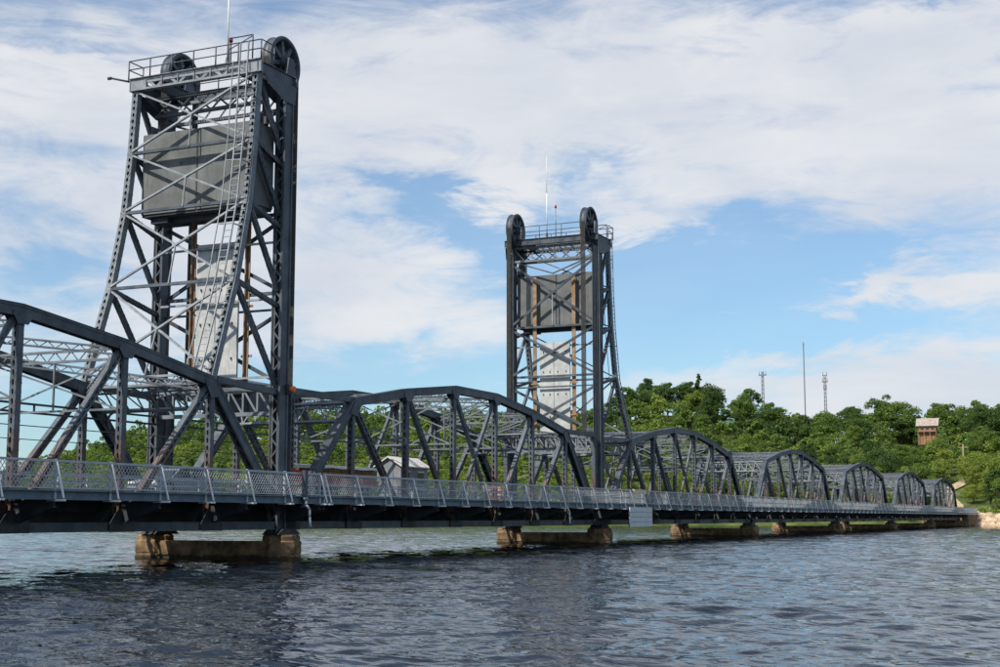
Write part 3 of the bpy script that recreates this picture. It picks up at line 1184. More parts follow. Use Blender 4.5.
counterweight(T1X, -1, 'big grey concrete counterweight hanging in the near tower')
counterweight(T2X, 1, 'grey concrete counterweight hanging in the farther middle tower')


# masts and lamps on the towers
def whip(Xp, Yp, z0, z1, label):
    r = thing('whip_antenna', label, 'antenna', (Xp, Yp, z0), 'whip antennas on the lift towers')
    obj('base', MB().cyl((0, 0, 0), (0, 0, .35), .10, 10).cyl((0, 0, .35), (0, 0, .5), .07, 10).mesh('base', 'steel'), r)
    obj('rod', MB().cyl((0, 0, .5), (0, 0, (z1 - z0) * .55), .036, 8).cyl((0, 0, (z1 - z0) * .55), (0, 0, z1 - z0), .024, 8, .015).mesh('rod', 'white'), r)


whip(52.6, 38.75, 23.28, 31.6, 'tall white whip antenna on top of the near tower')
whip(97.2, 41.1, 23.28, 29.9, 'tall white whip antenna on top of the farther tower')


def beacon(Xp, Yp, z0, z1, label):
    r = thing('beacon_light', label, 'beacon light', (Xp, Yp, z0), 'red beacon lights on the lift towers')
    h = z1 - z0
    obj('mast', MB().cyl((0, 0, 0), (0, 0, h - .3), .04, 8).mesh('mast', 'light'), r)
    obj('lens', MB().lathe([(.05, h - .3), (.085, h - .28), (.09, h - .14), (.06, h - .05), (.03, h - .03)], 'z', n=14).mesh('lens', 'red'), r)


beacon(52.1, 38.2, 23.28, 24.55, 'small red beacon light on the near tower')
beacon(97.3, 40.4, 23.28, 26.0, 'small red beacon on a thin mast on the farther tower')
fl = thing('floodlight', 'dark floodlight arm sticking out left of the near tower top', 'floodlight', (52.0, YN + W + .35, 23.1))
obj('arm', MB().cyl((0, 0, 0), (-.3, .9, .22), .05, 8).mesh('arm', 'dark'), fl)
obj('lamp_head', MB().lathe([(.05, 0), (.08, .05), (.08, .22), (.05, .25)], 'y', (-.3, .85, .22), 12).mesh('lamp_head', 'dark'), fl)
nl = thing('signal_lamp', 'orange signal lamp box fixed on the near tower column', 'signal lamp', (54.78, YN - .3, 7.95))
obj('housing', MB().box(-.17, .17, -.16, .04, -.22, .22).mesh('housing', 'dark'), nl)
obj('lens', MB().lathe([(.13, -.02), (.14, .10), (.13, .2), (.11, .22)], 'y', (0, -.36, 0), 16).mesh('lens', 'orange'), nl)

# operator's cabin above the road beside the near tower
cb = thing('operator_cabin', 'small slate grey cabin with a pale roof above the road beside the near tower', 'cabin', (56.9, 40.7, 7.1))
obj('walls', MB().box(-1.1, 1.1, -1.25, 1.25, .02, 1.35).mesh('walls', 'hutdark'), cb)
obj('roof', MB().prism([(-1.45, 1.36), (1.45, 1.36), (1.45, 1.44), (0, 1.72), (-1.45, 1.44)], 'x', -1.35, 1.35).mesh('roof', 'roofw'), cb)
for y in (-.7, .05, .8):
    w = obj('window', MB().box(-1.13, -1.09, y - .28, y + .28, .6, 1.15).mesh('window', 'glass'), cb)
    obj('frame', MB().box(-1.145, -1.10, y - .33, y + .33, .54, .595).box(-1.145, -1.10, y - .33, y + .33, 1.155, 1.21).mesh('frame', 'hut'), w)
obj('floor_beam', MB().box(-1.2, 1.2, -1.3, -1.1, -.16, .015).box(-1.2, 1.2, 1.1, 1.3, -.16, .015).mesh('floor_beam', 'steel'), cb)
mc = thing('machinery_cover', 'low pale machinery cover on the far chord at the left end of the lift span', 'machinery cover', (62.6, YN + W, 8.45))
obj('box', MB().box(-1.2, 1.2, -.55, .55, -.2, .32).mesh('box', 'hut'), mc)
obj('lid', MB().box(-1.3, 1.3, -.65, .65, .325, .40).mesh('lid', 'roofw'), mc)


# ------------------------------------------------------------------ piers
def pier(Xp, label):
    r = thing('bridge_pier', label, 'bridge pier', (Xp, 0, -1.4), 'concrete piers of the bridge')
    for yc in (YN + .02, YN + W + .25):
        prof = [(.97, 0), (.97, 1.60), (.94, 1.63), (.94, 1.72), (.97, 1.75), (.97, 2.26), (.90, 2.32), (.90, 2.50), (.82, 2.583), (.3, 2.585)]
        mb = MB().lathe(prof, 'z', (0, yc, 0), 10, False)
        obj('shaft', mb.mesh('shaft', 'pier'), r)
        mb = MB()
        mb.prism([(-.95, 2.587), (.95, 2.587), (.5, 2.86), (-.5, 2.86)], 'y', yc - .45 + (0 if yc < 40 else -.25), yc + .45 + (0 if yc < 40 else -.25))
        obj('bearing_shoe', mb.mesh('bearing_shoe', 'dark'), r)
    mb = MB()
    mb.box(-.62, .62, YN + .6, YN + W - .2, 0, 2.28)
    mb.box(-.68, .68, YN + .6, YN + W - .2, 1.62, 1.68)
    obj('web_wall', mb.mesh('web_wall', 'pier'), r)


pier(54.95, 'tan concrete pier standing under the near lift tower')
pier(96.5, 'tan concrete pier standing under the farther lift tower')
for k, lb in enumerate(['first', 'second', 'third', 'fourth']):
    pier(XC + SP * (k + 1) - 1.25, f'{lb} low concrete pier to the right of the farther tower')

# abutment and approach
XE = XC + SP * 4 + L + 1.22
ab = thing('abutment', 'concrete abutment carrying the road from the last span to the shore', 'abutment', (XE, YN, 0))
obj('wall', MB().box(.02, 17, -1.9, W + .6, -2, 2.6).mesh('wall', 'pier'), ab)
obj('road_slab', MB().box(.02, 22, .45, W - .45, 2.61, ZD).mesh('road_slab', 'asphalt'), ab)
obj('footway_slab', MB().box(.02, 22, -2.0, .447, 2.61, ZD - .01).mesh('footway_slab', 'deck'), ab)
obj('footway_slab', MB().box(.02, 22, W - .447, W + .7, 2.61, ZD - .01).mesh('footway_slab', 'deck'), ab)
for k in range(6):
    obj('railing_panel', RAIL_ME, ab, (.05 + k * BAY, YR, 0))
    obj('railing_post', RPOST, ab, (.05 + k * BAY, YR, 0))
    obj('railing_brace', RBRACE, ab, (.05 + k * BAY, YR, 0))
    obj('railing_panel', RAIL_ME, ab, (.05 + k * BAY, W + .5, 0))

# ------------------------------------------------------------------ things on the bridge
bd = thing('clearance_board', 'pale board hanging under the footway beside the farther tower', 'board', (95.9, 34.15, 1.3))
obj('panel', MB().box(0, 5.0, -.03, .03, 0, 1.42).mesh('panel', 'sign'), bd)
mb = MB()
for x in (.05, 2.5, 4.95):
    mb.box(x - .04, x + .04, .03, .10, 0, 1.42)
obj('frame', mb.mesh('frame', 'steel'), bd)
mb = MB()
for k in range(1, 4):
    mb.box(.1, 4.9, -.042, -.031, k * .355 - .012, k * .355 + .012)
obj('batten', mb.mesh('batten', 'lace'), bd)
cv = MB()
for k in range(8):
    x = k * .35
    cv.quadbox([(x, -.10 - .03 * (k % 2), -.22 - .05 * math.sin(k)), (x + .35, -.10 - .03 * ((k + 1) % 2), -.22 - .05 * math.sin(k + 1)), (x + .35, -.05, -.22 - .05 * math.sin(k + 1)), (x, -.05, -.22 - .05 * math.sin(k)),
                (x, -.09, .08), (x + .35, -.09, .08), (x + .35, .06, .08), (x, .06, .08)])
tag(obj('canvas_sheet', cv.mesh('canvas_sheet', 'cream'), None, (98.2, YN + YR, TOP)), 'cream canvas sheet draped over the railing above the pale board', 'sheet')


def downpipe(Xp, label):
    r = thing('drain_pipe', label, 'drain pipe', (Xp, 34.4, 2.75), 'drain pipes hanging from the footway')
    obj('pipe', MB().tube([(0, 0, .05), (0, -.02, -.2), (.28, -.02, -.42), (.30, -.02, -.75), (.36, -.02, -1.15)], .055, 8).mesh('pipe', 'white'), r)
    obj('collar', MB().cyl((-.02, 0, .0), (-.02, 0, .12), .11, 10).cyl((.36, -.02, -1.2), (.36, -.02, -1.12), .085, 10).mesh('collar', 'light'), r)


downpipe(53.4, 'white bent drain pipe hanging beside the near tower')
downpipe(84.6, 'white bent drain pipe hanging near the right end of the lift span')
tag(obj('expansion_joint_post', MB().box(-.12, .12, -.08, .08, 2.5, TOP + .12).box(-.2, .2, -.12, .12, 2.42, 2.5).mesh('expansion_joint_post', 'steel'), None, (53.55, YN + YR - .12, 0)),
    'dark steel post on the railing above the bent drain pipe', 'post')

# loaded red trailer
tr = thing('flatbed_trailer', 'red flatbed trailer parked on the lift span under a timber load', 'trailer', (61.9, 40.2, ZD))
obj('bed', MB().box(0, 6.0, -1.2, 1.2, .62, .98).box(0, 6.0, -1.25, 1.25, .98, 1.03).mesh('bed', 'red'), tr)
obj('headboard', MB().box(-.08, -.005, -1.2, 1.2, .6, 1.5).mesh('headboard', 'red'), tr)
for x in (3.6, 4.7):
    for y in (-1.0, 1.0):
        w = obj('wheel', MB().lathe([(.2, -.13), (.42, -.13), (.45, -.09), (.45, .09), (.42, .13), (.2, .13)], 'y', (x, y, .452), 20).mesh('wheel', 'rubber'), tr)
        obj('rim', MB().lathe([(.06, -.14), (.2, -.135), (.2, .135), (.06, .14)], 'y', (x, y, .452), 14).mesh('rim', 'hub'), w)
rnd = random.Random(4)
ld = thing('timber_stack', 'stack of rough brown timber on the red trailer', 'timber', (61.9, 40.2, ZD + 1.032))
for lay in range(3):
    for k in range(7):
        y = -1.05 + k * .35
        x0, x1 = rnd.uniform(0, .4), rnd.uniform(5.4, 6.1)
        obj('plank', MB().bar((x0, y, lay * .2 + .095), (x1, y + rnd.uniform(-.04, .04), lay * .2 + .095 + rnd.uniform(0, .004)), .28, .18, Y_).mesh('plank', 'timber'), ld)
tp = MB()
for k in range(6):
    x0, x1 = .1 + k * 1.0, 1.1 + k * 1.0
    za, zb = .60 + .04 * (k % 2), .60 + .04 * ((k + 1) % 2)
    tp.quadbox([(x0, -1.25, za - .05), (x1, -1.25, zb - .05), (x1, 1.25, zb), (x0, 1.25, za), (x0, -1.15, za + .10), (x1, -1.15, zb + .10), (x1, 1.2, zb + .22), (x0, 1.2, za + .22)])
tag(obj('tarpaulin', tp.mesh('tarpaulin', 'tarp'), None, (61.9, 40.2, ZD + 1.032)), 'pale tarpaulin spread over the timber on the red trailer', 'tarpaulin')
# site hut
ht = thing('site_hut', 'grey site hut with a white pitched roof standing on the lift span', 'hut', (73.6, 40.6, ZD))
ht.scale = (.88, .62, .97)
obj('walls', MB().prism([(-1.3, .0), (1.3, .0), (1.3, 2.1), (0, 2.6), (-1.3, 2.1)], 'x', -1.9, 1.9).mesh('walls', 'hut'), ht)
mb = MB()
for s in (-1, 1):
    mb.quadbox([(-2.1, 0, 2.62), (2.1, 0, 2.62), (2.1, s * 1.55, 2.03), (-2.1, s * 1.55, 2.03), (-2.1, 0, 2.70), (2.1, 0, 2.70), (2.1, s * 1.55, 2.10), (-2.1, s * 1.55, 2.10)])
obj('roof', mb.mesh('roof', 'roofw'), ht)
dr = obj('door', MB().box(-1.93, -1.905, -.45, .45, .05, 1.95).mesh('door', 'light'), ht)
obj('handle', MB().box(-1.97, -1.93, .30, .36, .95, 1.10).mesh('handle', 'dark'), dr)
for x in (-1.1, .9):
    w = obj('window', MB().box(x - .4, x + .4, -1.325, -1.303, 1.05, 1.75).mesh('window', 'glass'), ht)
    obj('frame', MB().box(x - .46, x + .46, -1.34, -1.31, .98, 1.045).box(x - .46, x + .46, -1.34, -1.31, 1.755, 1.82).mesh('frame', 'white'), w)


def barrel(Xp, Yp, label):
    r = thing('traffic_barrel', label, 'traffic barrel', (Xp, Yp, ZD), 'orange traffic barrels on the bridge')
    obj('body', MB().lathe([(.29, 0), (.29, .06), (.27, .08), (.26, .34), (.245, .36), (.24, .62), (.225, .64), (.21, .94), (.14, .98)], 'z', n=18).mesh('body', 'orange'), r)
    for z in (.37, .65):
        obj('band', MB().lathe([(.262 - (z - .3) * .06, z), (.256 - (z - .3) * .06, z + .13)], 'z', n=18).mesh('band', 'white'), r)
    obj('foot_ring', MB().lathe([(.30, 0), (.40, .0), (.38, .07), (.30, .08)], 'z', n=18).mesh('foot_ring', 'rubber'), r)


for k, (x, y, lb) in enumerate(((80.6, 38.2, 'left'), (81.6, 38.0, 'middle'), (82.6, 38.5, 'right'))):
    barrel(x, y, f'{lb} of the three orange traffic barrels on the lift span')

# parked car
cr = thing('parked_car', 'pale blue silver car parked behind the railing left of the near tower', 'car', (47.2, 38.6, ZD))
cr.scale = (.97, .97, .80)
body = [(0, .32), (.06, .62), (.25, .74), (1.15, .86), (3.55, .90), (4.25, .86), (4.35, .60), (4.33, .30), (3.95, .22), (.35, .22)]


def loft(rows, m, name, par):
    v, f = [], []
    n = len(rows[0])
    for r_ in rows:
        v += r_
    for j in range(len(rows) - 1):
        for k in range(n):
            k2 = (k + 1) % n
            f.append((j * n + k, j * n + k2, (j + 1) * n + k2, (j + 1) * n + k))
    f.append(tuple(reversed(range(n))))
    f.append(tuple((len(rows) - 1) * n + k for k in range(n)))
    me = bpy.data.meshes.new(name)
    me.from_pydata(v, [], f)
    me.materials.append(M[m])
    return obj(name, me, par)


rows = []
for y, k in ((-.88, .93), (-.86, .98), (-.70, 1.0), (.70, 1.0), (.86, .98), (.88, .93)):
    rows.append([(2.17 + (x - 2.17) * k, y, .5 + (z - .5) * (k if abs(y) < .87 else .82)) for x, z in body])
loft(rows, 'carpaint', 'body', cr)
gh = [(1.05, .86), (1.75, 1.34), (2.1, 1.42), (3.0, 1.42), (3.45, 1.34), (4.0, .90)]
rows = []
for y, k in ((-.80, 0), (-.64, 1), (.64, 1), (.80, 0)):
    rows.append([(x, y if z < 1 else y * (.8 if k == 0 else 1), z if k or z < 1 else z - .06) for x, z in gh])
loft(rows, 'glass', 'windows', cr)
obj('roof', MB().prism([(1.72, 1.335), (2.1, 1.425), (3.0, 1.425), (3.48, 1.335), (3.46, 1.37), (3.0, 1.455), (2.1, 1.455), (1.74, 1.37)], 'y', -.62, .62).mesh('roof', 'carpaint'), cr)
mb = MB()
for y in (-.70, .70):
    sgn = 1 if y > 0 else -1
    for x0, z0, x1, z1 in ((1.05, .88, 1.75, 1.34), (2.5, .9, 2.55, 1.38), (4.0, .92, 3.45, 1.34)):
        mb.bar((x0, y + sgn * .10, z0), (x1, y - sgn * .06, z1), .05, .07, Y_)
obj('pillar', mb.mesh('pillar', 'carpaint'), cr)
for x in (.85, 3.5):
    for y in (-.78, .78):
        w = obj('wheel', MB().lathe([(.19, -.10), (.31, -.10), (.33, -.07), (.33, .07), (.31, .10), (.19, .10)], 'y', (x, y, .33), 20).mesh('wheel', 'rubber'), cr)
        obj('rim', MB().lathe([(.05, -.115), (.19, -.105), (.19, .105), (.05, .115)], 'y', (x, y, .33), 14).mesh('rim', 'hub'), w)
for y in (-.6, .6):
    obj('headlight', MB().box(.02, .12, y - .17, y + .17, .58, .70).mesh('headlight', 'white'), cr)
    obj('tail_light', MB().box(4.24, 4.34, y - .17, y + .17, .62, .76).mesh('tail_light', 'red'), cr)

# ------------------------------------------------------------------ far bank: riprap, house, masts, trees
rng = np.random.default_rng(11)


def stones():
    v, f = [], []
    ico = [(0, 0, 1), (.9, 0, .4), (.28, .85, .4), (-.72, .53, .4), (-.72, -.53, .4), (.28, -.85, .4), (.72, .53, -.4), (-.28, .85, -.4), (-.9, 0, -.4), (-.28, -.85, -.4), (.72, -.53, -.4), (0, 0, -1)]
    fi = [(0, 1, 2), (0, 2, 3), (0, 3, 4), (0, 4, 5), (0, 5, 1), (1, 6, 2), (2, 7, 3), (3, 8, 4), (4, 9, 5), (5, 10, 1), (6, 7, 2), (7, 8, 3), (8, 9, 4), (9, 10, 5), (10, 6, 1), (11, 7, 6), (11, 8, 7), (11, 9, 8), (11, 10, 9), (11, 6, 10)]
    for k in range(2000):
        y = rng.uniform(-120, 5) if k % 3 == 0 else rng.uniform(5, 40)
        d = rng.uniform(-3, 6.5 if 0 < y < 46 else 3.5)
        x = float(interp(SHORE, y)) + d
        s = rng.uniform(.28, .95)
        z = float(ground(x, y)) + s * .25 + (max(0, d) * .10 if 0 < y < 46 else 0)
        sx, sy, sz = s * rng.uniform(.8, 1.4), s * rng.uniform(.8, 1.4), s * rng.uniform(.5, .9)
        a = rng.uniform(0, 6.28)
        i = len(v)
        for q in ico:
            j = rng.uniform(.8, 1.15)
            px, py = q[0] * sx * j, q[1] * sy * j
            v.append((x + px * math.cos(a) - py * math.sin(a), y + px * math.sin(a) + py * math.cos(a), z + q[2] * sz * j))
        f += [tuple(i + t for t in q) for q in fi]
    me = bpy.data.meshes.new('riprap')
    me.from_pydata(v, [], f)
    me.materials.append(M['rock'])
    o = tag(obj('riprap', me), 'tan riprap rocks along the water at the far shore', 'rocks')
    o['kind'] = 'stuff'


stones()

# house among the trees
HX, HY = 409.0, 55.8
hz = 25.4
hs = thing('log_house', 'orange log house with a weathered roof among the trees on the hill', 'house', (HX, HY, hz))
hs.scale = (.56, .74, .52)
obj('wall', MB().prism([(-3.2, -6), (3.2, -6), (3.2, 4.6), (-3.2, 4.6)], 'x', -2.6, 2.6).mesh('wall', 'log'), hs)
rf = MB()
for s in (-1, 1):
    rf.quadbox([(0, -4.2, 8.3), (0, 4.2, 8.3), (s * 3.5, 4.2, 4.1), (s * 3.5, -4.2, 4.1), (0, -4.2, 8.55), (0, 4.2, 8.55), (s * 3.5, 4.2, 4.35), (s * 3.5, -4.2, 4.35)])
rfo = obj('roof', rf.mesh('roof', 'roofh'), hs)
obj('chimney', MB().box(.6, 1.2, 1.2, 1.9, 6.8, 9.2).mesh('chimney', 'rock'), rfo)
obj('gable', MB().prism([(-2.6, 4.6), (2.6, 4.6), (0, 8.0)], 'y', -3.1, 3.1).mesh('gable', 'log'), hs)
for y in (-1.9, 0, 1.9):
    w = obj('window', MB().box(-2.64, -2.605, y - .55, y + .55, 1.9, 3.5).mesh('window', 'glass'), hs)
    obj('frame', MB().box(-2.66, -2.61, y - .68, y + .68, 3.505, 3.7).box(-2.66, -2.61, y - .68, y + .68, 1.7, 1.895).mesh('frame', 'wood'), w)
obj('deck', MB().box(-4.4, -2.61, -3.4, 3.4, .9, 1.1).box(-4.4, -4.3, -3.4, 3.4, 1.9, 2.0).mesh('deck', 'log'), hs)
for y in (-3.3, -1.1, 1.1, 3.3):
    obj('deck_post', MB().box(-4.4, -4.25, y - .08, y + .08, -6, 2.0).mesh('deck_post', 'wood'), hs)


def latticemast(Xp, Yp, z0, z1, w, label, heads):
    r = thing('radio_mast', label, 'mast', (Xp, Yp, z0), 'radio masts behind the wooded hill')
    h = z1 - z0
    mb = MB()
    c = [(-w, -w), (w, -w), (w, w), (-w, w)]
    for x, y in c:
        mb.bar((x, y, 0), (x * .6, y * .6, h), .16, .16, Y_)
    n = int(h / (w * 3))
    for k in range(n):
        for q in range(4):
            (xa, ya), (xb, yb) = c[q], c[(q + 1) % 4]
            t0, t1 = 1 - .4 * k / n, 1 - .4 * (k + 1) / n
            mb.bar((xa * t0, ya * t0, h * k / n), (xb * t1, yb * t1, h * (k + 1) / n), .09, .09, Z_)
    obj('frame', mb.mesh('frame', 'mast'), r)
    mb = MB()
    for dx, dy, dz, s in heads:
        mb.box(dx - .25, dx + .25, dy - s, dy + s, h + dz, h + dz + .45)
        mb.cyl((dx, dy - s * .8, h + dz), (dx, dy - s * .8, h + dz + 1.6), .12, 6)
        mb.cyl((dx, dy + s * .8, h + dz), (dx, dy + s * .8, h + dz + 1.6), .12, 6)
    obj('antenna_head', mb.mesh('antenna_head', 'mast'), r)


latticemast(520, 131, 20, 57.0, .5, 'short lattice radio mast, leftmost of the three behind the hill', [(0, 0, -1.6, 1.5)])
latticemast(540, 119.5, 20, 69.0, .16, 'tallest and thinnest radio mast behind the hill', [(0, 0, -.5, .2)])
latticemast(500, 103.3, 18, 52.0, .45, 'stout radio mast with stacked antennas, rightmost behind the hill', [(0, 0, -2, 1.0), (0, 0, .2, .8), (0, 0, -4.5, .6)])
up = thing('utility_pole', 'grey wooden utility pole above the gravel road on the right', 'utility pole', (378, 43.0, float(ground(378, 43.0)) - .3))
obj('pole', MB().cyl((0, 0, 0), (0, 0, 9.5), .22, 8, .15).mesh('pole', 'wood'), up)
obj('crossarm', MB().box(-.1, .1, -1.3, 1.3, 8.6, 8.8).mesh('crossarm', 'wood'), up)


# trees -----------------------------------------------------------------
def crown_mesh(name, seed, h, rx, clumps, per, leaf, m, kind='round'):
    g = np.random.default_rng(seed)
    cs = []
    z0 = h * .18
    for k in range(clumps):
        if kind == 'spire':
            t = (k + .5) / clumps
            r_ = rx * (1 - t) * .8
            an = g.uniform(0, 6.28)
            cs.append((r_ * math.cos(an), r_ * math.sin(an), z0 + t * (h - z0), rx * (.22 + .30 * (1 - t))))
        else:
            while True:
                p = g.uniform(-1, 1, 3)
                q = np.linalg.norm(p)
                if .25 < q < 1:
                    break
            p = p / q * (q ** .45)
            zc = z0 + (h - z0) * (.52 + .43 * p[2])
            wid = rx * .78 * (1.0 if p[2] < .2 else 1.0 - .25 * p[2])
            cs.append((p[0] * wid * g.uniform(.8, 1.12), p[1] * wid * g.uniform(.8, 1.12), zc, rx * g.uniform(.18, .48)))
    vs = []
    for cx, cy_, cz, cr_ in cs:
        n = max(8, int(per * (cr_ / (rx * .35)) ** 2))
        if g.random() < .15:
            n = n // 3
        d = g.normal(0, 1, (n, 3))
        d /= np.linalg.norm(d, axis=1)[:, None]
        d[:, 2] = np.where(d[:, 2] < -.35, -d[:, 2] * .7, d[:, 2])
        c = np.array([cx, cy_, cz]) + d * (cr_ * g.uniform(.55, 1.12, (n, 1))) * np.array([1, 1, .8])
        nrm = d * .9 + g.normal(0, .55, (n, 3))
        nrm /= np.linalg.norm(nrm, axis=1)[:, None]
        ref = g.normal(0, 1, (n, 3))
        a = np.cross(nrm, ref)
        a /= np.linalg.norm(a, axis=1)[:, None] + 1e-6
        b = np.cross(nrm, a)
        s = leaf * g.uniform(.6, 1.35, (n, 1))
        q = np.stack([c - a * s, c - b * s * .55, c + a * s, c + b * s * .6], 1)
        vs.append(q.reshape(-1, 3))
    vs = np.concatenate(vs)
    n = len(vs) // 4
    return vs, n


def mesh_from_quads(name, vs, m):
    n = len(vs) // 4
    me = bpy.data.meshes.new(name)
    me.vertices.add(len(vs))
    me.vertices.foreach_set('co', vs.astype(np.float32).ravel())
    me.loops.add(n * 4)
    me.loops.foreach_set('vertex_index', np.arange(n * 4, dtype=np.int32))
    me.polygons.add(n)
    me.polygons.foreach_set('loop_start', np.arange(n, dtype=np.int32) * 4)
    me.update(calc_edges=True)
    me.materials.append(m)
    return me


def trunk_mesh(h, r, seed):
    g = random.Random(seed)
    mb = MB()
    top = (g.uniform(-.3, .3), g.uniform(-.3, .3), h * .55)
    mb.cyl((0, 0, -1.0), (top[0] * .4, top[1] * .4, h * .28), r, 8, r * .75)
    mb.cyl((top[0] * .4, top[1] * .4, h * .28), top, r * .75, 8, r * .35)
    for k in range(5):
        an = k * 1.26 + g.uniform(0, .6)
        z = h * g.uniform(.25, .5)
        mb.cyl((top[0] * .4, top[1] * .4, z), (math.cos(an) * h * .2, math.sin(an) * h * .2, z + h * .24), r * .4, 6, r * .12)
    return mb.mesh('trunk', 'bark')


KINDS = []       # (crown, trunk, low crown vertex array, material index)
spec = [(10.5, 4.6, 30), (9.0, 4.3, 22), (12.0, 3.6, 26), (8.0, 4.4, 34), (10.0, 5.4, 40), (7.0, 3.2, 18), (11.0, 4.0, 16), (8.5, 3.0, 20)]
for k, (h, rx, nc) in enumerate(spec):
    vs, n = crown_mesh('crown', 40 + k, h, rx, nc, 170, .235, None)
    lo, n2 = crown_mesh('crown', 140 + k, h, rx, 12, 36, .45, None)
    KINDS.append((mesh_from_quads('crown', vs, LEAF[1]), trunk_mesh(h, .22 + .012 * h, k), lo))
vs, n = crown_mesh('crown', 77, 15.0, 2.6, 30, 60, .34, None, 'spire')
SPIRE = (mesh_from_quads('crown', vs, LEAF[0]), trunk_mesh(13, .25, 9))

COLN = ['dark green', 'mid green', 'fresh green', 'yellow green']
ZONES = [(655, 'just right of the farther tower'), (700, 'above left half of first span past farther tower'), (752, 'above right half of first span past farther tower'),
         (790, 'above left half of second span past farther tower'), (830, 'above right half of second span past farther tower'),
         (888, 'above the third span past farther tower'), (918, 'left of the log house'), (945, 'around the log house'), (975, 'above the shore end of the bridge'), (2000, 'at the right edge of the photo')]


def tree_label(c, d, p):
    zone = next(z for lim, z in ZONES if p < lim)
    band = 'on skyline' if d > 100 else 'high on slope' if d > 62 else 'halfway up slope' if d > 30 else 'near shore'
    return f'{COLN[c]} tree {band} {zone}', f'hill trees {band} {zone}'


cand = []
gy = -45.0
row = 0
g = np.random.default_rng(21)
cells = []
for yy in np.arange(-40, 430, 6.0):
    for xx in np.arange(329, 470, 6.0):
        x = xx + g.uniform(-2.4, 2.4) + (3.0 if row % 2 else 0)
        y = yy + g.uniform(-2.4, 2.4)
        d = x - float(interp(SHORE, y))
        if d < 4.5 or d > 128:
            continue
        rd = road_dist(x, y)
        if rd < 3.4 or math.hypot(x - HX, y - HY) < 4.2:
            continue
        if HX - 26 < x < HX and abs((y - HY) - (x - HX) * .125) < 5:       # slope below the house is kept low
            sc_lim = .95
        else:
            sc_lim = 9
        if 330 < x < 366 and abs(y - 44) < 6:                  # open roadside
            sc_lim = min(sc_lim, .75)
        cells.append((x, y, d, min(sc_lim, g.uniform(.78, 1.15) if d > 92 else g.uniform(.48, .92))))
    row += 1
for k in range(260):
    y = g.uniform(175, 425)
    d = g.uniform(50, 126)
    cells.append((float(interp(SHORE, y)) + d, y, d, g.uniform(.5, .85)))
yaw = R(24.89)


def px(x, y):
    return 500 + 1401 * (x * math.sin(yaw) - y * math.cos(yaw)) / (x * math.cos(yaw) + y * math.sin(yaw))


vis = [c for c in cells if 600 < px(c[0], c[1]) < 1012]
oth = [c for c in cells if not 600 < px(c[0], c[1]) < 1012]
# the trees that show largest: skyline rows and the open slope
vis.sort(key=lambda c: (0 if c[2] > 96 or c[2] < 60 else 1, g.random()))
front = [(403.2, 52.6, 79.0, .78), (404.0, 55.4, 79.5, .72), (403.4, 58.4, 79.0, .80), (398.5, 54.2, 75.5, .72), (398.0, 57.4, 75.0, .66)]   # bushy trees below the house
ind, rest = front + vis[:290], vis[290:] + oth


def pick(x, y, d):
    n = float(hnoise(x * 1.7, y * 1.7)) + g.normal(0, .38)
    if d < 55 and n > -.15:
        return 3 if n > .30 else 2
    if d > 85:
        return (2 if n > .6 else 1) if n > -.1 else 0
    return 0 if n < -.45 else 1 if n < .25 else 2 if n < .75 else 3


for x, y, d, s in ind:
    c = pick(x, y, d)
    k = int(g.integers(0, len(KINDS)))
    lb, gp = tree_label(c, d, px(x, y))
    z = float(ground(x, y))
    r_ = thing('leafy_tree', lb, 'tree', (x, y, z - .2), gp)
    rz = g.uniform(0, 6.28)
    ss = (s * g.uniform(.9, 1.12), s * g.uniform(.9, 1.12), s * g.uniform(.9, 1.1))
    obj('trunk', KINDS[k][1], r_, (0, 0, 0), rz, ss)
    co = obj('crown', KINDS[k][0], r_, (0, 0, 0), rz, ss)
    co.material_slots[0].link = 'OBJECT'
    co.material_slots[0].material = LEAF[c]
sp = thing('pointed_conifer', 'dark pointed conifer rising above the skyline trees', 'tree', (438, 131.5, float(ground(438, 131.5)) - .2))
obj('trunk', SPIRE[1], sp)
obj('crown', SPIRE[0], sp)

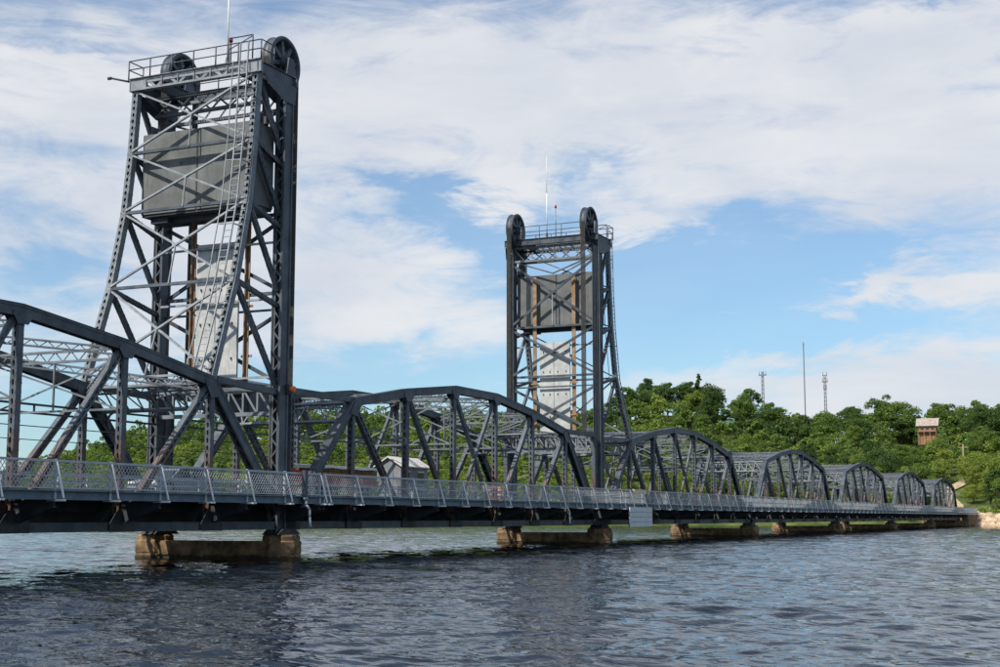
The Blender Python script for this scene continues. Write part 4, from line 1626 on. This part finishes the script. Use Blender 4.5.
parts = {0: [], 1: [], 2: [], 3: []}
for x, y, d, s in rest:
    c = min(2, pick(x, y, d))
    lo = KINDS[int(g.integers(0, len(KINDS)))][2]
    a = g.uniform(0, 6.28)
    ca, sa = math.cos(a), math.sin(a)
    q = lo * s
    q = np.stack([q[:, 0] * ca - q[:, 1] * sa + x, q[:, 0] * sa + q[:, 1] * ca + y, q[:, 2] + float(ground(x, y)) - .6], -1)
    parts[c].append(q)
allv = []
mi = []
for c in range(4):
    if parts[c]:
        q = np.concatenate(parts[c])
        allv.append(q)
        mi += [c] * (len(q) // 4)
# low brush between the trees and along the shore
br = []
for k in range(2600):
    y = g.uniform(-60, 430)
    d = g.uniform(3.5, 16) if k % 2 else g.uniform(6, 118)
    x = float(interp(SHORE, y)) + d
    if road_dist(x, y) < 3.6 or math.hypot(x - HX, y - HY) < 4:
        continue
    s = g.uniform(.7, 1.7) * (.65 if (x < 372 and abs(y - 45) < 9) else 1)
    n = 26
    dd = g.normal(0, 1, (n, 3))
    dd /= np.linalg.norm(dd, axis=1)[:, None]
    dd[:, 2] = np.abs(dd[:, 2])
    c = np.array([x, y, float(ground(x, y))]) + dd * s * g.uniform(.5, 1.1, (n, 1)) * np.array([1.3, 1.3, 1.1])
    nrm = dd + g.normal(0, .5, (n, 3))
    nrm /= np.linalg.norm(nrm, axis=1)[:, None]
    a = np.cross(nrm, g.normal(0, 1, (n, 3)))
    a /= np.linalg.norm(a, axis=1)[:, None]
    b = np.cross(nrm, a)
    e = .36 * g.uniform(.6, 1.3, (n, 1))
    br.append(np.stack([c - a * e, c - b * e * .6, c + a * e, c + b * e * .6], 1).reshape(-1, 3))
    mi += [int(g.integers(1, 4))] * n
allv += br
allv = np.concatenate(allv)
me = mesh_from_quads('forest', allv, LEAF[0])
for c in range(1, 4):
    me.materials.append(LEAF[c])
me.polygons.foreach_set('material_index', np.array(mi, dtype=np.int32))
fo = tag(obj('forest_foliage', me), 'dense mass of green woodland and brush covering the hill behind the bridge', 'forest')
fo['kind'] = 'stuff'
